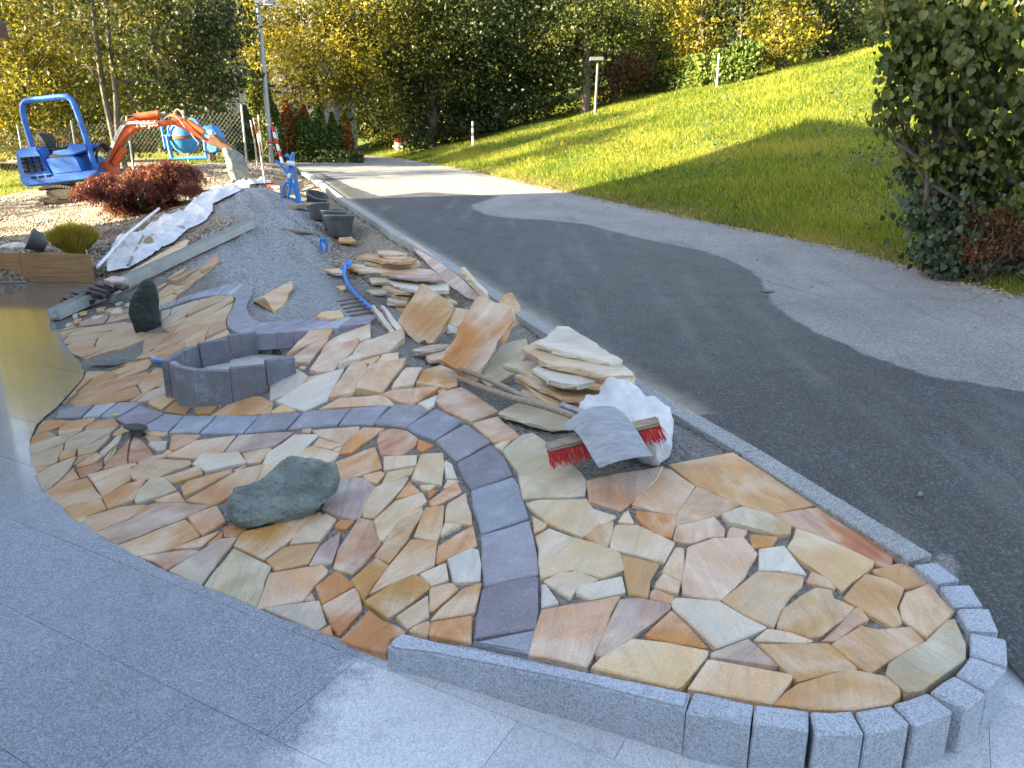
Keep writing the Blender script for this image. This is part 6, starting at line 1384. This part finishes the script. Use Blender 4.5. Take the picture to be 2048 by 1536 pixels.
# ornamental grass
r = np.random.default_rng(13); base = gnd(152, 508); n = 9000; a = r.uniform(0, 2*np.pi, n); l = r.uniform(.22, .46, n)[:, None]; o = np.stack([np.cos(a), np.sin(a), np.zeros(n)], 1); sp = r.uniform(0, 1.0, (n, 1)) ** .8
p0 = np.array(base) + o * r.uniform(0, .1, (n, 1)) + np.array([0, 0, .0]); p1 = p0 + o * l * sp * .45 + np.array([0,0,1]) * l * (.62 - .25 * sp); p2 = p0 + o * l * sp * .72 + np.array([0,0,1]) * l * (1.0 - .42 * sp * sp); w = np.stack([-np.sin(a), np.cos(a), np.zeros(n)], 1) * .0045
e = empty('ornamental_grass', tuple(base), 'golden green ornamental grass tuft behind the formwork boards', 'grass tuft')
setpar(link('blades', npmesh('blades', np.stack([p0 - w, p0 + w, p1 + w, p2, p1 - w], 1), 5, r.uniform(0, 1, n)), M['drygrass']), e)
# big broad-leaved bush at the right edge, with ivy and withered growth below
YR = 7.6
base = bY(2010, YR, zhill); r = np.random.default_rng(31)
hz = bl_([(1960,50,120,0),(2060,180,140,.1),(1900,150,80,-.1),(1870,50,80,.2),(1980,270,90,-.2),(2060,370,90,-.3),(1860,220,48,0),(1830,110,45,.1),(2010,-40,120,.3),(1790,175,38,.1),(1765,235,26,.1),(1810,290,28,.1),(1850,330,30,0),(1810,60,45,.1),(1780,20,40,.2),(1890,-30,80,.3),(1930,330,50,-.1),(1790,120,22,.1),(1765,200,16,0),(1760,262,14,0)], YR)
e = empty('hazel_bush', tuple(base), 'large broad leaved green bush leaning in from the right edge', 'bush'); m = MB()
for c, R in hz: limb(m, base, c, .045, .008, r, .15)
m.build('branches', M['bark'], e, True, fix=False)
P, T = blob_points(hz, 2.1, .075, r, 1, .30, 0); setpar(link('foliage', leaves('foliage', P, T, .070, r, .5, 'heart'), M['hazel']), e)
iv = bl_([(1905,380,70,.2),(1980,470,80,.1),(1880,470,55,0),(1850,420,40,.1),(2040,510,70,-.1),(1840,350,38,.3),(1900,320,50,.3),(1890,530,30,-.2),(1950,540,40,-.2)], YR - .1)
e = empty('ivy_thicket', tuple(bY(1900, YR - .3, zhill)), 'dark ivy thicket covering the foot of the right bush', 'ivy'); m = MB()
for c, R in iv: limb(m, bY(1900, YR, zhill), c, .02, .006, r, .2)
m.build('stems', M['bark'], e, True, fix=False)
P, T = blob_points(iv, 2.3, .06, r, 1, .34, 0); setpar(link('foliage', leaves('foliage', P, T, .055, r, .5, 'heart'), M['ivy']), e)
wb = bl_([(1990,455,48,-.3),(2035,480,50,-.35),(1960,500,35,-.35)], YR - .1)
e = empty('withered_shrub', tuple(bY(2000, YR - .5, zhill)), 'withered brown shrub in front of the ivy at the right edge', 'shrub'); m = MB()
for c, R in wb:
    for _ in range(14): limb(m, bY(2000, YR - .4, zhill), Vector(c) + Vector(rnd_dirs(1, r)[0]) * R, .008, .003, r, .2)
m.build('twigs', M['bark'], e, True, fix=False); P, T = blob_points(wb, 2.2, .03, r, 1, .3); setpar(link('foliage', leaves('foliage', P, T, .028, r), M['brown']), e)
# grass
def blades(name, X, Y, Z, h, w, r, mat, lean=.5):
    n = len(X); a = r.uniform(0, 2*np.pi, n); p = np.stack([X, Y, Z], 1); wv = np.stack([np.cos(a), np.sin(a) * .4, 0*a], 1) * w[:, None]; ln = r.normal(0, lean, (n, 2)) * h[:, None]
    tip = p + np.stack([ln[:, 0], ln[:, 1], h], 1); cl = .5 + .5 * np.sin(X * 1.7 + 2 * np.sin(Y * .9)) * np.sin(Y * 1.3 + X * .4)
    return tag(link(name, npmesh(name, np.stack([p - wv, p + wv, tip], 1), 3, np.clip(r.uniform(0, 1, n) * .75 + cl * .3, 0, 1)), M[mat]), kind='stuff')
r = np.random.default_rng(41); n = 420000
Yg = 4.2 + 38 * r.uniform(0, 1, n) ** 1.7; rxg = np.interp(Yg, _rx[:, 0], _rx[:, 1]); dg = r.uniform(0, 1, n) ** 1.25 * (3.5 + Yg * .55); Xg = rxg + dg / .935 + .02 + np.abs(r.normal(0, .04, n)) 
ok = (Xg / Yg > -.25) & (Xg / Yg < .74); Xg, Yg, dg = Xg[ok], Yg[ok], dg[ok]
Zg = np.array([zhill(x, y) for x, y in zip(Xg[:], Yg[:])]) - .01
hg = r.uniform(.05, .13, len(Xg)) * (1 + .5 * np.sin(Xg * 2.1 + Yg) * np.sin(Yg * 1.7)) * np.clip(.5 + dg * 1.2, .5, 1); wg = .0035 + .00055 * Yg
blades('meadow_grass', Xg, Yg, Zg, hg, wg, r, 'grassb')
n = 60000; Yl = r.uniform(17, 34, n); Xl = r.uniform(-.66, -.30, n) * Yl; ok = inpoly(LAWN, Xl, Yl); Xl, Yl = Xl[ok], Yl[ok]; Zl = np.array([surf(x, y) for x, y in zip(Xl, Yl)]) - .03
blades('lawn_grass', Xl, Yl, Zl, r.uniform(.05, .12, len(Xl)), .004 + .0006 * Yl, r, 'grassb')
# ground litter under the shrubs by the road bend
r = np.random.default_rng(43); n = 9000; Yw = r.uniform(22, 28, n); Xw = r.uniform(-.34, -.185, n) * Yw; zz = np.array([surf(x, y) if x < xk(y) - 2 else zroad(x, y) for x, y in zip(Xw, Yw)])
ok = Yw > 23.6 + np.abs(Xw + 5) * .1; P = np.stack([Xw, Yw, zz + r.uniform(0, .6, n) ** 2], 1)[ok]; tag(link('undergrowth', leaves('undergrowth', P, r.uniform(0, 1, len(P)), .11, r, .9), M['dark']), kind='stuff')
# litter, dry stalks and weeds along the verge, fallen leaves
r = np.random.default_rng(44); n = 5200; Yv = 4.5 + 20 * r.uniform(0, 1, n) ** 1.4; dv_ = r.normal(.06, .13, n); Xv = np.interp(Yv, _rx[:, 0], _rx[:, 1]) + dv_
P = np.stack([Xv, Yv, np.array([max(zhill(x, y), zroad(x, y)) for x, y in zip(Xv, Yv)]) + .012], 1); tag(link('verge_litter', leaves('verge_litter', P, r.uniform(0, 1, n), .035, r, 2.5), M['litter']), kind='stuff')
n = 420; Yv = 3.5 + 20 * r.uniform(0, 1, n); Xv = np.interp(Yv, _rx[:, 0], _rx[:, 1]) - np.abs(r.normal(0, .9, n)); Xv[:90] = r.uniform(-3.5, 0, 90); Yv[:90] = r.uniform(1.5, 3.3, 90); ok = np.array([(x > xk(y) + .1) for x, y in zip(Xv, Yv)])
P = np.stack([Xv, Yv, np.array([zroad(x, y) for x, y in zip(Xv, Yv)]) + .006], 1)[ok]; tag(link('fallen_leaves', leaves('fallen_leaves', P, r.uniform(0, 1, len(P)), .03, r, 3.5), M['litter']), kind='stuff')
n = 9000; Yv = 5 + 24 * r.uniform(0, 1, n) ** 1.3; Xv = np.interp(Yv, _rx[:, 0], _rx[:, 1]) + r.uniform(.1, 1, n) * (3 + .4 * Yv); cl = np.sin(Xv * 2.3 + np.sin(Yv * 1.9) * 2) * np.sin(Yv * 1.1 + Xv * .7) > .45; Xv, Yv = Xv[cl], Yv[cl]
P = np.stack([Xv, Yv, np.array([zhill(x, y) for x, y in zip(Xv, Yv)]) + r.uniform(.02, .09, len(Xv))], 1); tag(link('meadow_weeds', leaves('meadow_weeds', P, r.uniform(0, 1, len(P)), .07, r, 1.2), M['ivy']), kind='stuff')
n = 3200; Yv = 5 + 14 * r.uniform(0, 1, n); Xv = np.interp(Yv, _rx[:, 0], _rx[:, 1]) + np.abs(r.normal(.05, .22, n)); blades('verge_stalks', Xv, Yv, np.array([zhill(x, y) for x, y in zip(Xv, Yv)]), r.uniform(.06, .20, n), np.full(n, .003), r, 'litter', 1.1)
wq = onF(1960, 556, zhill); e = empty('dock_weed', tuple(wq), 'small broad leaved weed growing at the road edge below the right bush', 'weed'); P = np.array(wq) + r.normal(0, 1, (60, 3)) * np.array([.11, .08, .03]) + np.array([0, 0, .08]); setpar(link('foliage', leaves('foliage', P, r.uniform(0, 1, 60), .10, r, .8, 'heart'), M['hazel']), e)
# loose gravel: small faceted stones strewn over the bank
def strew(name, n, X, Y, s0, s1, r, mat, f=surf, dz=-.02):
    O = np.array([(1,0,0),(-1,0,0),(0,1,0),(0,-1,0),(0,0,1),(0,0,-1)], float); s = r.uniform(s0, s1, (n, 1, 1)); Q = O[None] * s * r.uniform(.6, 1.3, (n, 6, 1)); a = r.uniform(0, 6.28, n); ca, sa = np.cos(a)[:, None], np.sin(a)[:, None]
    x = Q[..., 0] * ca - Q[..., 1] * sa; y = Q[..., 0] * sa + Q[..., 1] * ca; z = Q[..., 2] * .7; Z = np.array([f(a_, b_) for a_, b_ in zip(X, Y)]) + dz
    V = np.stack([x + X[:, None], y + Y[:, None], z + Z[:, None]], -1); fs = [[0,2,4],[2,1,4],[1,3,4],[3,0,4],[2,0,5],[1,2,5],[3,1,5],[0,3,5]]
    return tag(link(name, npmesh(name, V, 6, r.uniform(0, 1, n), fs), mat), kind='stuff')
def m_peb(name, cols):
    k = N(name); return k.out(k.ramp(k.attr('tint'), [(i / (len(cols) - 1), c) for i, c in enumerate(cols)]), .85)
r = np.random.default_rng(51); n = 26000; Yq = 9.95 + 8.5 * r.uniform(0, 1, n) ** 1.2; Xq = r.uniform(-.68, -.30, n) * Yq; ok = ~inpoly(LAWN, Xq, Yq) & (Xq < np.interp(Yq, _lx[:, 0], _lx[:, 1]) - .5) & ~inpoly(MOUND, Xq, Yq); Xq, Yq = Xq[ok], Yq[ok]
strew('brown_gravel', len(Xq), Xq, Yq, .012, .034, r, m_peb('brown_pebbles', [(.09,.06,.04),(.22,.17,.12),(.34,.28,.21),(.46,.42,.36)]))
n = 22000; x0, y0 = MOUND.min(0); x1, y1 = MOUND.max(0); Xq = r.uniform(x0, x1, n); Yq = r.uniform(y0, y1, n); ok = inpoly(MOUND, Xq, Yq); Xq, Yq = Xq[ok], Yq[ok]
strew('grey_chippings', len(Xq), Xq, Yq, .004, .011, r, m_peb('grey_pebbles', [(.14,.145,.15),(.27,.275,.28),(.38,.38,.38),(.5,.5,.49)]), dz=-.018)
n = 9000; Yq = r.uniform(3.4, 15, n); Xq = np.interp(Yq, _lx[:, 0], _lx[:, 1]) - r.uniform(.12, 1.2, n); Xq, Yq = Xq, Yq
strew('dark_grit', len(Xq), Xq, Yq, .005, .013, r, m_peb('grit', [(.05,.048,.045),(.13,.125,.12),(.25,.24,.23)]), dz=-.024)
